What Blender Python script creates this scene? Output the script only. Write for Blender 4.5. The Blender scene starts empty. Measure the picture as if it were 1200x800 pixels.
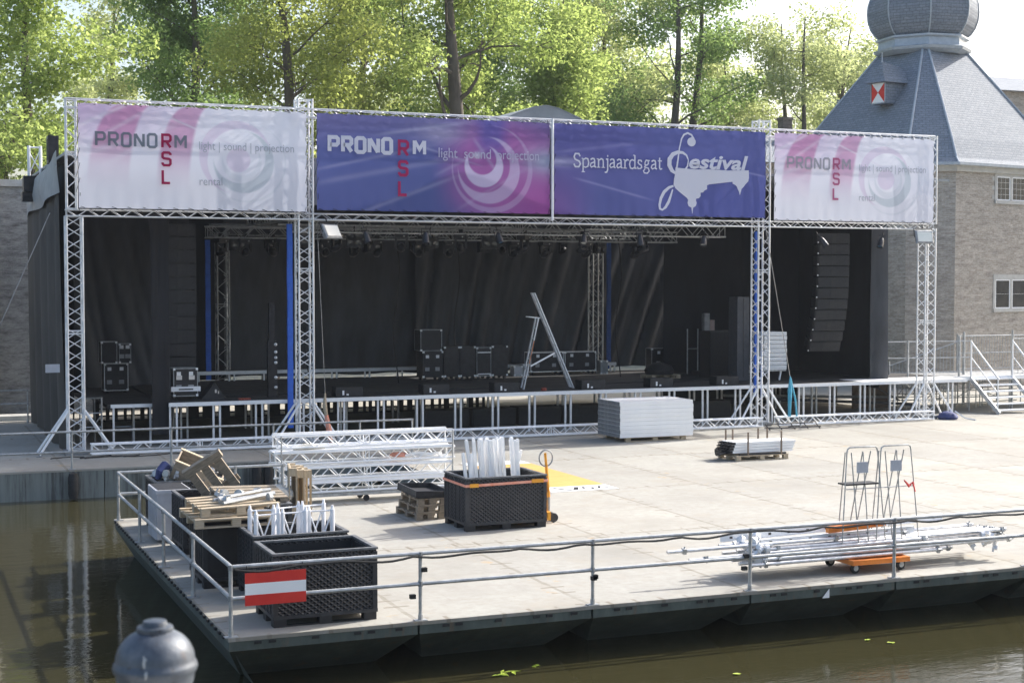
import bpy, math, random
import numpy as np
from mathutils import Vector, Matrix
random.seed(7); rng=np.random.default_rng(7)
S=bpy.context.scene
COL=S.collection
R=math.radians
# ---------------------------------------------------------------- camera, light, exposure
cam=bpy.data.objects.new('camera',bpy.data.cameras.new('camera')); COL.objects.link(cam)
cam.location=(0,0,4.8); cam.rotation_euler=(R(90)-math.atan(72/1781),0,-R(22.37))
cam.data.sensor_width=36; cam.data.lens=1781/1200*36
cam.data.clip_start=.1; cam.data.clip_end=3000
cam.data.dof.use_dof=True; cam.data.dof.focus_distance=36; cam.data.dof.aperture_fstop=4.0
S.camera=cam
SUNV=Vector((1.35,.35,1.0)).normalized()
SUN_EL=math.asin(SUNV.z); SUN_AZ=math.atan2(SUNV.x,SUNV.y)
W=bpy.data.worlds.new('World'); S.world=W; W.use_nodes=True
nt=W.node_tree; bg=nt.nodes['Background']; sky=nt.nodes.new('ShaderNodeTexSky')
sky.sky_type='NISHITA'; sky.sun_disc=False; sky.sun_elevation=SUN_EL; sky.sun_rotation=SUN_AZ
sky.air_density=1.0; sky.dust_density=4.0; sky.ozone_density=1.0; sky.altitude=0
nt.links.new(sky.outputs[0],bg.inputs[0]); bg.inputs[1].default_value=.15
sl=bpy.data.lights.new('sun','SUN'); sl.energy=3.6; sl.angle=R(.5); sl.color=(1,.97,.92)
so=bpy.data.objects.new('sun',sl); COL.objects.link(so); so.rotation_euler=SUNV.to_track_quat('Z','Y').to_euler()
S.view_settings.view_transform='Standard'; S.view_settings.look='None'; S.view_settings.gamma=1
S.view_settings.exposure=.98
S.cycles.max_bounces=8; S.cycles.use_denoising=True

# ---------------------------------------------------------------- materials
class NB:
    def __init__(s,name):
        s.m=bpy.data.materials.new(name); s.m.use_nodes=True; s.t=s.m.node_tree; s.n=s.t.nodes; s.b=s.n['Principled BSDF']; s.out=s.n['Material Output']
    def add(s,ty,**k):
        n=s.n.new(ty)
        for a,v in k.items(): setattr(n,a,v)
        return n
    def inp(s,sock,v):
        if isinstance(v,bpy.types.NodeSocket): s.t.links.new(v,sock)
        elif v is not None:
            if hasattr(sock.default_value,'__len__') and not isinstance(v,(int,float)) and len(v)==3 and len(sock.default_value)==4: v=(*v,1)
            sock.default_value=v
    def math(s,op,a,b=0,c=None,clamp=False):
        n=s.add('ShaderNodeMath',operation=op,use_clamp=clamp); s.inp(n.inputs[0],a); s.inp(n.inputs[1],b)
        if c is not None: s.inp(n.inputs[2],c)
        return n.outputs[0]
    def coord(s,w='Object'): return s.add('ShaderNodeTexCoord').outputs[w]
    def mapping(s,v,sc=(1,1,1),rot=(0,0,0),loc=(0,0,0)):
        n=s.add('ShaderNodeMapping'); s.inp(n.inputs[0],v); n.inputs[1].default_value=loc; n.inputs[2].default_value=rot; n.inputs[3].default_value=sc; return n.outputs[0]
    def noise(s,v,scale,detail=4,rough=.55,dist=0):
        n=s.add('ShaderNodeTexNoise'); s.inp(n.inputs['Vector'],v); n.inputs['Scale'].default_value=scale; n.inputs['Detail'].default_value=detail; n.inputs['Roughness'].default_value=rough; n.inputs['Distortion'].default_value=dist
        return n.outputs['Fac']
    def ramp(s,f,stops):
        n=s.add('ShaderNodeValToRGB'); s.inp(n.inputs[0],f); e=n.color_ramp.elements
        while len(e)>2: e.remove(e[-1])
        for i,(p,c) in enumerate(stops):
            if i<2: el=e[i]; el.position=p
            else: el=e.new(p)
            if not hasattr(c,'__len__'): c=(c,c,c)
            el.color=(*c[:3],1)
        return n.outputs[0]
    def mix(s,f,a,b,ty='MIX'):
        n=s.add('ShaderNodeMix',data_type='RGBA',blend_type=ty); s.inp(n.inputs[0],f); s.inp(n.inputs[6],a); s.inp(n.inputs[7],b); return n.outputs[2]
    def bump(s,h,st=.3,d=.02):
        n=s.add('ShaderNodeBump'); s.inp(n.inputs['Height'],h); n.inputs['Strength'].default_value=st; n.inputs['Distance'].default_value=d; s.t.links.new(n.outputs[0],s.b.inputs['Normal']); return n.outputs[0]
    def set(s,**k):
        for a,v in k.items(): s.inp(s.b.inputs[a.replace('_',' ')],v)
def dirty(name,c1,c2,scale=3,rough=.7,metal=0,bump=.1,bs=None,spec=.5,stretch=(1,1,1)):
    b=NB(name); co=b.mapping(b.coord(),stretch)
    f=b.noise(co,scale,6,.6); col=b.ramp(f,[(.3,c1),(.7,c2)])
    b.set(Base_Color=col,Roughness=rough,Metallic=metal,Specular_IOR_Level=spec)
    r=b.noise(co,scale*2.3,3); b.set(Roughness=b.math('MULTIPLY_ADD',r,.3,rough-.15,clamp=True))
    if bump: b.bump(b.noise(co,bs or scale*12,3),bump,.01)
    return b.m
M={}
M['alu']=dirty('aluminium_tube',(.66,.67,.68),(.86,.86,.86),2.5,.45,.3,.05)
M['aluwhite']=dirty('bright_aluminium',(.80,.81,.82),(.91,.91,.91),3,.5,.12,.05)
M['galv']=dirty('galvanised_steel',(.30,.31,.31),(.52,.53,.53),9,.5,.6,.08)
M['steelgrey']=dirty('grey_steel',(.22,.23,.24),(.36,.37,.38),6,.5,.5,.06)
M['black']=dirty('black_plastic',(.008,.0085,.010),(.020,.021,.024),5,.55,0,.1)
M['blackmetal']=dirty('black_metal',(.015,.015,.017),(.035,.035,.04),6,.4,.3,.05)
M['stagefloor']=dirty('black_stage_floor',(.018,.018,.019),(.055,.054,.052),.9,.6,0,.1,stretch=(1,3,1))
M['rubber']=dirty('black_rubber',(.012,.012,.012),(.03,.03,.03),6,.8,0,.1)
M['white']=dirty('white_paint',(.82,.82,.82),(.90,.90,.89),2,.55,0,.04)
M['whiteplastic']=dirty('white_lacquered_tube',(.78,.79,.82),(.86,.86,.88),3,.4,0,.03)
M['orange']=dirty('orange_paint',(.62,.16,.02),(.80,.26,.04),6,.45,0,.05)
M['yelloworange']=dirty('yellow_orange_paint',(.70,.28,.02),(.82,.38,.03),6,.45,0,.05)
M['red']=dirty('red_paint',(.62,.025,.02),(.72,.045,.03),4,.45,0,.03)
M['blue']=dirty('blue_webbing',(.03,.12,.55),(.05,.17,.68),4,.7,0,.2)
M['turq']=dirty('turquoise_webbing',(.05,.30,.45),(.09,.42,.55),8,.7,0,.2)
M['pink']=dirty('faded_orange_webbing',(.70,.22,.13),(.80,.42,.32),8,.7,0,.2)
M['darkblue']=dirty('dark_blue_cloth',(.02,.03,.10),(.05,.07,.2),8,.8,0,.2)
M['wood']=dirty('pallet_wood',(.33,.26,.17),(.50,.42,.31),5,.8,0,.3,stretch=(1,6,6))
M['oldwood']=dirty('weathered_wood',(.17,.14,.10),(.36,.30,.23),6,.85,0,.3,stretch=(1,6,6))
M['tarp']=dirty('grey_tarpaulin',(.22,.24,.25),(.30,.32,.33),2,.5,0,.15)
M['cable']=dirty('steel_cable',(.20,.20,.20),(.34,.34,.34),9,.5,.6,0)
M['greycase']=dirty('grey_crate_plastic',(.42,.43,.46),(.55,.56,.60),4,.5,0,.1)
M['bark']=dirty('tree_bark',(.075,.06,.048),(.17,.145,.12),3,.9,0,.6,bs=9,stretch=(1,1,.25))
M['finial']=dirty('painted_cast_iron',(.055,.065,.08),(.15,.17,.20),11,.36,.5,.25,bs=45)
def finial_mat():
    b=NB('weathered_iron_paint'); co=b.coord()
    n=b.noise(co,9,6,.7); base=b.ramp(n,[(.3,(.035,.045,.06)),(.55,(.075,.09,.112)),(.75,(.14,.158,.18))])
    chip=b.ramp(b.noise(co,26,4,.7),[(.60,0),(.64,.8)]); base=b.mix(chip,base,(.035,.032,.03))
    rust=b.ramp(b.noise(b.mapping(co,(1,1,.35)),13,5,.75),[(.60,0),(.70,.75)]); base=b.mix(rust,base,(.11,.06,.032))
    drop=b.ramp(b.noise(b.mapping(co,(1,1,.25),loc=(3,1,0)),17,3,.6),[(.68,0),(.70,.8)]); base=b.mix(drop,base,(.42,.42,.40))
    b.set(Base_Color=base,Metallic=.25); b.set(Roughness=b.ramp(n,[(.3,.32),(.7,.6)])); b.bump(b.math('ADD',b.noise(co,55,4,.6),b.math('MULTIPLY',chip,-.6)),.35,.004); return b.m
M['finial']=finial_mat()
M['lampglass']=dirty('lamp_glass',(.75,.75,.68),(.85,.85,.78),3,.2,0,.02)
M['bluelens']=dirty('blue_coated_lens',(.05,.12,.22),(.10,.2,.3),5,.08,.2,0)
M['redlens']=dirty('red_gel',(.22,.03,.02),(.3,.05,.03),5,.3,0,0)
M['lens']=dirty('pale_lens',(.45,.45,.45),(.7,.7,.68),5,.1,.3,0)
M['stone']=dirty('pale_stone_trim',(.42,.41,.38),(.58,.57,.53),3,.85,0,.2)
M['lead']=dirty('lead_flashing',(.36,.40,.44),(.48,.52,.55),5,.5,.2,.1)
M['windowglass']=dirty('dark_window_glass',(.02,.025,.03),(.05,.055,.06),3,.1,0,0)
M['brownboard']=dirty('brown_hardboard',(.14,.10,.07),(.25,.19,.14),4,.8,0,.2)
def deck_mat():
    b=NB('pontoon_deck_boards'); co=b.coord('Object'); sp=b.add('ShaderNodeSeparateXYZ'); b.inp(sp.inputs[0],co)
    X,Y=sp.outputs[0],sp.outputs[1]
    wob=b.math('MULTIPLY',b.math('SUBTRACT',b.noise(co,3,4),.5),.08)
    def seam(v,o,p,w):
        t=b.math('ADD',b.math('SUBTRACT',v,o),wob); t=b.math('MODULO',b.math('ADD',t,p*20.5),p); t=b.math('ABSOLUTE',b.math('SUBTRACT',t,p/2))
        return b.math('LESS_THAN',t,w)
    sx=seam(X,4.17,2.7,.036); sy=seam(Y,20.12,5.6,.036)
    fx=b.math('MULTIPLY',seam(X,4.17,1.35,.012),.0)
    seamf=b.math('MAXIMUM',sx,sy)
    brk=b.ramp(b.noise(b.mapping(co,(1,1,1)),1.3,5,.7),[(.38,0),(.52,1)])
    seamf=b.math('MULTIPLY',seamf,b.math('MULTIPLY_ADD',brk,.75,.25))
    # short dark slots either side of the seams
    def near(v,o,p,w):
        t=b.math('MODULO',b.math('ADD',b.math('SUBTRACT',v,o),p*20.5),p); t=b.math('ABSOLUTE',b.math('SUBTRACT',t,p/2)); return b.math('LESS_THAN',t,w)
    slots=b.math('MAXIMUM',b.math('MULTIPLY',near(X,4.17,2.7,.20),near(Y,20.3,.43,.032)),b.math('MULTIPLY',near(Y,20.12,5.6,.20),near(X,4.3,.43,.032)))
    sl2=b.ramp(b.noise(co,1.7,3,.6),[(.44,0),(.54,1)])
    slots=b.math('MULTIPLY',slots,sl2)
    n1=b.noise(co,.35,6,.65); n2=b.noise(b.mapping(co,(1,1,1)),5,6,.7); n3=b.noise(co,60,2)
    base=b.ramp(n1,[(.3,(.29,.28,.25)),(.5,(.365,.355,.322)),(.72,(.42,.415,.38))])
    base=b.mix(b.ramp(n2,[(.38,.5),(.6,0)]),base,(.29,.275,.24))
    # board-to-board tint
    wn=b.add('ShaderNodeTexBrick'); b.inp(wn.inputs[0],b.mapping(co,(1,1,1),loc=(-4.17,-20.12,0)))
    wn.offset=0; wn.inputs['Scale'].default_value=1; wn.inputs['Brick Width'].default_value=2.7; wn.inputs['Row Height'].default_value=5.6; wn.inputs['Mortar Size'].default_value=0
    wn.inputs['Color1'].default_value=(.9,.9,.9,1); wn.inputs['Color2'].default_value=(1.06,1.05,1.03,1)
    base=b.mix(1.0,base,wn.outputs[0],'MULTIPLY')
    rust=b.ramp(b.noise(co,2.1,5,.7),[(.60,0),(.70,.7)])
    base=b.mix(b.math('MULTIPLY',rust,near(X,4.17,2.7,.35)),base,(.42,.29,.14))
    stain=b.ramp(b.noise(co,.8,6,.75,.4),[(.52,0),(.68,.6)])
    base=b.mix(stain,base,(.33,.30,.25))
    base=b.mix(b.math('MULTIPLY',seamf,.52),base,(.17,.15,.11))
    base=b.mix(b.math('MULTIPLY',slots,.6),base,(.15,.12,.085))
    for sc,ro,th in (((.25,9,1),.5,.66),((8,.3,1),-.2,.67),((.3,7,1),1.2,.68)):
        sf=b.ramp(b.noise(b.mapping(co,sc,rot=(0,0,ro)),1.6,4,.65),[(th,0),(th+.05,.38)])
        base=b.mix(sf,base,(.24,.22,.19))
    pd=b.ramp(b.noise(co,.55,5,.6,.8),[(.60,0),(.63,.22),(.70,.30)]); base=b.mix(pd,base,(.30,.29,.27))
    sp2=b.ramp(b.noise(co,14,2,.5),[(.70,0),(.74,.5)]); base=b.mix(sp2,base,(.22,.20,.17))
    b.set(Base_Color=base,Roughness=.8,Specular_IOR_Level=.3)
    b.bump(b.math('ADD',b.math('MULTIPLY',n3,.3),b.math('MULTIPLY',seamf,-1)),.25,.01)
    return b.m
M['deck']=deck_mat()
def hull_mat():
    b=NB('painted_steel_hull'); co=b.coord()
    n=b.noise(b.mapping(co,(1,1,.35)),2.2,6,.7)
    c=b.ramp(n,[(.3,(.042,.054,.048)),(.55,(.078,.098,.086)),(.75,(.125,.145,.122))])
    r=b.ramp(b.noise(b.mapping(co,(2,2,.3)),3,5,.7),[(.58,0),(.68,.6)])
    b.set(Base_Color=b.mix(r,c,(.14,.08,.04)),Roughness=.6); b.bump(b.noise(co,8,3),.2,.01); return b.m
M['hull']=hull_mat()
def hull2_mat():
    b=NB('grey_green_hull_plate'); co=b.coord()
    n=b.noise(b.mapping(co,(3.5,1,.25)),2.0,5,.7)
    c=b.ramp(n,[(.36,(.07,.072,.068)),(.5,(.165,.185,.175)),(.75,(.225,.25,.235))])
    b.set(Base_Color=c,Roughness=.6); b.bump(b.noise(co,8,3),.2,.01); return b.m
M['hull2']=hull2_mat()
def water_mat():
    b=NB('canal_water'); co=b.coord()
    b.set(Base_Color=(.036,.033,.015),Roughness=.03,IOR=1.33,Specular_IOR_Level=.5)
    a=b.noise(b.mapping(co,(1,2.2,1),rot=(0,0,-.39)),1.7,3,.5,.2); c=b.noise(b.mapping(co,(1,2.5,1),rot=(0,0,-.39)),6.5,3,.55); d=b.noise(co,.25,2)
    amp=b.ramp(d,[(.35,.35),(.65,1)])
    h=b.math('MULTIPLY',b.math('ADD',b.math('MULTIPLY',a,1.),b.math('MULTIPLY',c,.34)),amp)
    b.bump(h,.14,.05); return b.m
M['water']=water_mat()
def brick_mat(name,c1,c2,mort,bw=.30,bh=.085,ms=.012,scale=1,patch=.6,rough=.9,spec=.2):
    b=NB(name); uv=b.coord('UV')
    t=b.add('ShaderNodeTexBrick'); b.inp(t.inputs[0],uv); t.inputs['Scale'].default_value=scale; t.inputs['Brick Width'].default_value=bw; t.inputs['Row Height'].default_value=bh
    t.inputs['Mortar Size'].default_value=ms; t.inputs['Mortar Smooth'].default_value=.3; t.inputs['Bias'].default_value=0
    b.inp(t.inputs['Color1'],c1); b.inp(t.inputs['Color2'],c2); b.inp(t.inputs['Mortar'],mort)
    n=b.noise(b.mapping(uv,(1,3,1)),1.3,6,.75); n2=b.noise(b.mapping(uv,(1,3.3,1)),7,4,.7)
    tint=b.ramp(n,[(.3,1-patch*.55),(.5,1),(.72,1+patch*.35)])
    c=b.mix(1.0,t.outputs[0],tint,'MULTIPLY'); c=b.mix(1.0,c,b.ramp(n2,[(.3,.72),(.7,1.22)]),'MULTIPLY')
    b.set(Base_Color=c,Roughness=rough,Specular_IOR_Level=spec); b.bump(b.math('SUBTRACT',n2,b.math('MULTIPLY',t.outputs['Fac'],.6)),.5,.015); return b.m
M['brick']=brick_mat('old_grey_brown_brick',(.36,.315,.262),(.49,.44,.38),(.44,.405,.36),.28,.085,.012)
M['wall']=brick_mat('weathered_bastion_brick',(.33,.325,.31),(.40,.395,.38),(.37,.365,.35),.28,.085,.010,patch=1.1)
M['chimneybrick']=brick_mat('sooty_chimney_brick',(.14,.12,.10),(.20,.17,.14),(.16,.15,.13),.25,.08,.01)
M['slate']=brick_mat('roof_slates',(.21,.235,.27),(.26,.285,.32),(.150,.172,.198),.30,.14,.014,patch=.2,rough=.75,spec=.3)
def cloth_mat(name,c,rough=.85,amt=.5):
    b=NB(name); co=b.coord(); n=b.noise(b.mapping(co,(1,1,.3)),1.5,5,.6)
    b.set(Base_Color=b.ramp(n,[(.3,tuple(x*(1-amt) for x in c)),(.7,tuple(x*(1+amt) for x in c))]),Roughness=rough); b.bump(b.noise(co,25,3),.15,.01); return b.m
M['curtain']=cloth_mat('black_stage_cloth',(.009,.0105,.014))
M['backdrop']=cloth_mat('dark_grey_backdrop',(.032,.035,.042),.5)
M['sidecloth']=cloth_mat('brown_grey_net_cloth',(.06,.054,.046),.8,.35)
M['blackrim']=dirty('scuffed_black_rim',(.014,.015,.018),(.045,.047,.052),9,.5,0,.1)
M['sheetyellow']=dirty('yellow_printed_sheet',(.58,.34,.10),(.64,.40,.13),2,.6,0,.05)
M['darklens']=dirty('dark_lamp_glass',(.04,.045,.05),(.12,.12,.12),5,.12,.3,0)
M['midblue']=dirty('dull_blue_cloth',(.02,.07,.24),(.04,.10,.32),8,.8,0,.2)
M['towergrey']=dirty('dark_grey_cabinet',(.05,.052,.06),(.075,.078,.088),6,.6,0,.1)
M['rimgrey']=dirty('worn_grey_rim',(.06,.063,.067),(.17,.175,.18),9,.5,0,.1)
M['tubealu']=dirty('dull_aluminium_tube',(.50,.51,.53),(.82,.82,.83),7,.35,.7,.05)
M['leaffloat']=dirty('floating_leaf',(.30,.42,.04),(.5,.6,.08),5,.5,0,0)
M['pinkgrey']=dirty('faded_red_grey_cover',(.30,.22,.20),(.4,.32,.30),5,.6,0,0)
M['grille']=dirty('speaker_grille',(.010,.011,.013),(.02,.022,.026),12,.6,.1,.4)
def leaf_mat(name,c1,c2,tr=.5):
    b=NB(name); a=b.add('ShaderNodeAttribute',attribute_name='tint')
    col=b.ramp(a.outputs['Fac'],[(0,c1),(1,c2)])
    b.n.remove(b.b)
    d=b.add('ShaderNodeBsdfDiffuse'); t=b.add('ShaderNodeBsdfTranslucent'); m=b.add('ShaderNodeMixShader'); m.inputs[0].default_value=tr
    b.inp(d.inputs[0],col); b.inp(t.inputs[0],b.mix(1.0,col,(1.22,1.22,.95),'MULTIPLY'))
    b.t.links.new(d.outputs[0],m.inputs[1]); b.t.links.new(t.outputs[0],m.inputs[2]); b.t.links.new(m.outputs[0],b.out.inputs[0]); return b.m
M['leafA']=leaf_mat('spring_green_leaves',(.25,.33,.11),(.43,.50,.21),.66)
M['leafB']=leaf_mat('dark_green_leaves',(.18,.27,.11),(.30,.40,.17),.62)
M['leafC']=leaf_mat('olive_yellow_leaves',(.27,.32,.11),(.43,.47,.17),.66)
M['leafD']=leaf_mat('pale_feathery_leaves',(.35,.40,.22),(.52,.56,.34),.62)
def print_mat():
    b=NB('printed_mesh_banner'); a=b.add('ShaderNodeVertexColor',layer_name='print'); b.n.remove(b.b)
    co=b.coord(); n=b.noise(b.mapping(co,(3,1,1)),1.2,4)
    col=a.outputs[0]
    d=b.add('ShaderNodeBsdfDiffuse'); t=b.add('ShaderNodeBsdfTranslucent'); m=b.add('ShaderNodeMixShader'); m.inputs[0].default_value=.30
    b.inp(d.inputs[0],col); b.inp(t.inputs[0],col)
    b.t.links.new(d.outputs[0],m.inputs[1]); b.t.links.new(t.outputs[0],m.inputs[2]); b.t.links.new(m.outputs[0],b.out.inputs[0]); return b.m
M['print']=print_mat()
def ink(name,c):
    b=NB(name); b.n.remove(b.b)
    d=b.add('ShaderNodeBsdfDiffuse'); t=b.add('ShaderNodeBsdfTranslucent'); m=b.add('ShaderNodeMixShader'); m.inputs[0].default_value=.30
    b.inp(d.inputs[0],c); b.inp(t.inputs[0],c)
    b.t.links.new(d.outputs[0],m.inputs[1]); b.t.links.new(t.outputs[0],m.inputs[2]); b.t.links.new(m.outputs[0],b.out.inputs[0]); return b.m
M['inkgrey']=ink('grey_lettering',(.24,.27,.31)); M['inkred']=ink('red_lettering',(.40,.03,.10)); M['inkpale']=ink('pale_grey_lettering',(.47,.49,.55))
M['inkwhite']=ink('white_lettering',(.86,.86,.92)); M['inkpink']=ink('pink_red_lettering',(.52,.05,.15)); M['inklilac']=ink('lilac_white_lettering',(.62,.60,.74))
def lattice_mat():
    b=NB('black_diamond_grid_plastic'); uv=b.coord('UV')
    def w(rot):
        n=b.add('ShaderNodeTexWave',wave_type='BANDS',bands_direction='X'); b.inp(n.inputs[0],b.mapping(uv,(1,1,1),rot=(0,0,rot))); n.inputs['Scale'].default_value=5.4; n.inputs['Distortion'].default_value=0; return n.outputs['Fac']
    a=b.math('MAXIMUM',w(R(52)),w(R(-52)))
    c=b.ramp(a,[(.84,(.005,.0055,.007)),(.93,(.036,.038,.043))])
    d=b.noise(b.coord(),4,5,.7); c=b.mix(1.0,c,b.ramp(d,[(.3,.7),(.7,1.35)]),'MULTIPLY')
    b.set(Base_Color=c,Roughness=.5); b.bump(a,.8,.03); return b.m
M['lattice']=lattice_mat()
def ground_mat():
    b=NB('cobbled_quay_ground'); co=b.coord(); n=b.noise(co,.5,6,.7)
    b.set(Base_Color=b.ramp(n,[(.3,(.30,.28,.24)),(.7,(.42,.40,.35))]),Roughness=.9); b.bump(b.noise(co,12,3),.3,.02); return b.m
M['ground']=ground_mat()

# ---------------------------------------------------------------- mesh builder
class MB:
    def __init__(s): s.v=[]; s.f=[]
    def add(s,vs,fs):
        o=len(s.v); s.v+= [tuple(x) for x in vs]; s.f+=[tuple(i+o for i in f) for f in fs]; return s
    def box(s,x0,x1,y0,y1,z0,z1):
        return s.add([(x0,y0,z0),(x1,y0,z0),(x1,y1,z0),(x0,y1,z0),(x0,y0,z1),(x1,y0,z1),(x1,y1,z1),(x0,y1,z1)],[(0,3,2,1),(4,5,6,7),(0,1,5,4),(1,2,6,5),(2,3,7,6),(3,0,4,7)])
    def mbox(s,mat,sx,sy,sz):
        m=MB().box(-sx/2,sx/2,-sy/2,sy/2,-sz/2,sz/2); return s.add([mat@Vector(v) for v in m.v],m.f)
    def bar(s,p,q,w,h,up=(0,0,1)):
        p=Vector(p);q=Vector(q);d=(q-p);L=d.length;d.normalize();u=Vector(up)
        if abs(d.dot(u))>.98: u=Vector((0,1,0))
        a=d.cross(u).normalized(); b_=a.cross(d)
        vs=[c+a*i*w/2+b_*j*h/2 for c in (p,q) for i,j in ((-1,-1),(1,-1),(1,1),(-1,1))]
        return s.add(vs,[(0,1,2,3),(7,6,5,4),(0,4,5,1),(1,5,6,2),(2,6,7,3),(3,7,4,0)])
    def tube(s,p,q,r,n=6,r2=None,caps=True):
        p=Vector(p);q=Vector(q);d=(q-p)
        if d.length<1e-6: return s
        d.normalize();u=Vector((0,0,1)) if abs(d.z)<.95 else Vector((1,0,0)); a=d.cross(u).normalized(); b_=a.cross(d); r2=r if r2 is None else r2
        vs=[]
        for c,rr in ((p,r),(q,r2)):
            for i in range(n):
                t=2*math.pi*i/n; vs.append(c+a*math.cos(t)*rr+b_*math.sin(t)*rr)
        fs=[(i,i+n,(i+1)%n+n,(i+1)%n) for i in range(n)]
        if caps: fs+=[tuple(range(n)),tuple(range(2*n-1,n-1,-1))]
        return s.add(vs,fs)
    def path(s,pts,r,n=6):
        pts=[Vector(p) for p in pts]; rings=[]; prev=None
        for i,p in enumerate(pts):
            d=(pts[min(i+1,len(pts)-1)]-pts[max(i-1,0)]).normalized()
            if prev is None:
                u=Vector((0,0,1)) if abs(d.z)<.95 else Vector((1,0,0)); a=d.cross(u).normalized()
            else: a=(prev-d*prev.dot(d)).normalized()
            prev=a; b_=a.cross(d); rr=r[i] if hasattr(r,'__len__') else r
            rings.append([p+a*math.cos(2*math.pi*k/n)*rr+b_*math.sin(2*math.pi*k/n)*rr for k in range(n)])
        vs=[v for rg in rings for v in rg]; fs=[]
        for i in range(len(pts)-1):
            for k in range(n): fs.append((i*n+k,(i+1)*n+k,(i+1)*n+(k+1)%n,i*n+(k+1)%n))
        fs+=[tuple(range(n)),tuple(range(len(vs)-1,len(vs)-n-1,-1))]
        return s.add(vs,fs)
    def loft(s,rings,cap0=True,cap1=True):
        n=len(rings[0]); vs=[v for r in rings for v in r]; fs=[]
        for i in range(len(rings)-1):
            for k in range(n): fs.append((i*n+k,i*n+(k+1)%n,(i+1)*n+(k+1)%n,(i+1)*n+k))
        if cap0: fs.append(tuple(range(n-1,-1,-1)))
        if cap1: fs.append(tuple(range(len(vs)-n,len(vs))))
        return s.add(vs,fs)
    def lathe(s,prof,c=(0,0,0),n=24,ph=0):
        return s.loft([[(c[0]+r*math.cos(2*math.pi*k/n+ph),c[1]+r*math.sin(2*math.pi*k/n+ph),c[2]+z) for k in range(n)] for r,z in prof])
    def xf(s,M_):
        s.v=[tuple(M_@Vector(v)) for v in s.v]; return s
    def build(s,name,mat,parent=None,smooth=False):
        me=bpy.data.meshes.new(name); me.from_pydata(s.v,[],s.f)
        me.materials.append(M[mat] if isinstance(mat,str) else mat)
        uv=me.uv_layers.new(name='UVMap'); up=Vector((0,0,1))
        if len(me.polygons)<20000:
            for p in me.polygons:
                n=p.normal; t=up.cross(n)
                t=Vector((1,0,0)) if t.length<.05 else t.normalized(); w=n.cross(t)
                for li in p.loop_indices:
                    co=me.vertices[me.loops[li].vertex_index].co; uv.data[li].uv=(co.dot(t),co.dot(w))
        if smooth:
            me.polygons.foreach_set('use_smooth',[True]*len(me.polygons))
            try: me.set_sharp_from_angle(angle=R(40))
            except Exception: pass
        o=bpy.data.objects.new(name,me); COL.objects.link(o)
        if parent is not None:
            o.parent=parent
            if parent.name in WORLD: o.location=-parent.location
        return o
WORLD=set()
def props(o,label,cat,group=None):
    o['label']=label; o['category']=cat
    if group: o['group']=group
    return o
def thing(name,label,cat,loc=(0,0,0),rz=0,group=None,world=True):
    """world=True: the parts' meshes are written in world coordinates"""
    o=bpy.data.objects.new(name,None); COL.objects.link(o); o.location=loc; o.rotation_euler=(0,0,rz); o.empty_display_size=.2
    props(o,label,cat,group)
    if world: WORLD.add(o.name)
    return o
def struct(name,mb,mat,smooth=False):
    o=mb.build(name,mat,None,smooth); o['kind']='structure'; return o
def dup(o,loc=None,rz=None,label=None,parent=None,group=None,rot=None):
    c=o.copy(); COL.objects.link(c)
    if parent is not None: c.parent=parent
    if loc is not None: c.location=loc
    if rz is not None: c.rotation_euler=(0,0,rz)
    if rot is not None: c.rotation_euler=rot
    if label: c['label']=label
    if group: c['group']=group
    for ch in list(o.children): dup(ch,parent=c)
    return c
def truss_mbs(p0,p1,s=.3,up=(0,0,1),rc=.025,rb=.012,step=None,h=None,n=6,X=False,faces=(0,1,2,3)):
    p0=Vector(p0);p1=Vector(p1);d=p1-p0;L=d.length;d.normalize();u=Vector(up)
    if abs(d.dot(u))>.98: u=Vector((0,1,0))
    a=d.cross(u).normalized(); b_=a.cross(d); h=h or s
    off=[a*(i*s/2)+b_*(j*h/2) for i,j in ((-1,-1),(1,-1),(1,1),(-1,1))]
    ch=[MB().tube(p0+o,p1+o,rc,n) for o in off]
    br=MB(); k=max(2,int(round(L/(step or s)))); dl=L/k
    for f in faces:
        A,B=off[f],off[(f+1)%4]
        for i in range(k):
            z0=p0+d*(i*dl+.02); z1=p0+d*((i+1)*dl-.02)
            if (i+(0 if X else f//2))%2: br.tube(z0+A,z1+B,rb,5,caps=False)
            else: br.tube(z0+B,z1+A,rb,5,caps=False)
        for t in (0.03,L/2-.02,L/2+.06,L-.03): br.tube(p0+d*t+A,p0+d*t+B,rb,5,caps=False)
    return ch,br
def truss_parts(root,p0,p1,mat='alu',**k):
    fs=k.pop('faces',None)
    if fs:
        for f_ in fs: ch,br=truss_mbs(p0,p1,faces=(f_,),**k); br.build('bracing',mat,root,True)
    else: ch,br=truss_mbs(p0,p1,**k); br.build('bracing',mat,root,True)
    for c in ch: c.build('chord',mat,root,True)
def truss_thing(name,label,cat,p0,p1,group=None,mat='alu',**k):
    t=thing(name,label,cat,p0,0,group); truss_parts(t,p0,p1,mat,**k); return t
# ================================================================ SETTING
DL=4.17; DF=20.12; DB=39.72
# water
struct('water',MB().add([(-300,-120,-.75),(400,-120,-.75),(400,52.55,-.75),(-300,52.55,-.75)],[(0,1,2,3)]),'water')
# ground behind the pontoon
g=MB().add([(-500,52.6,0),(800,52.6,0),(800,800,0),(-500,800,0)],[(0,1,2,3)]); g.box(-60,90,52.5,52.6,-1.6,0)
struct('ground',g,'ground')
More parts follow.
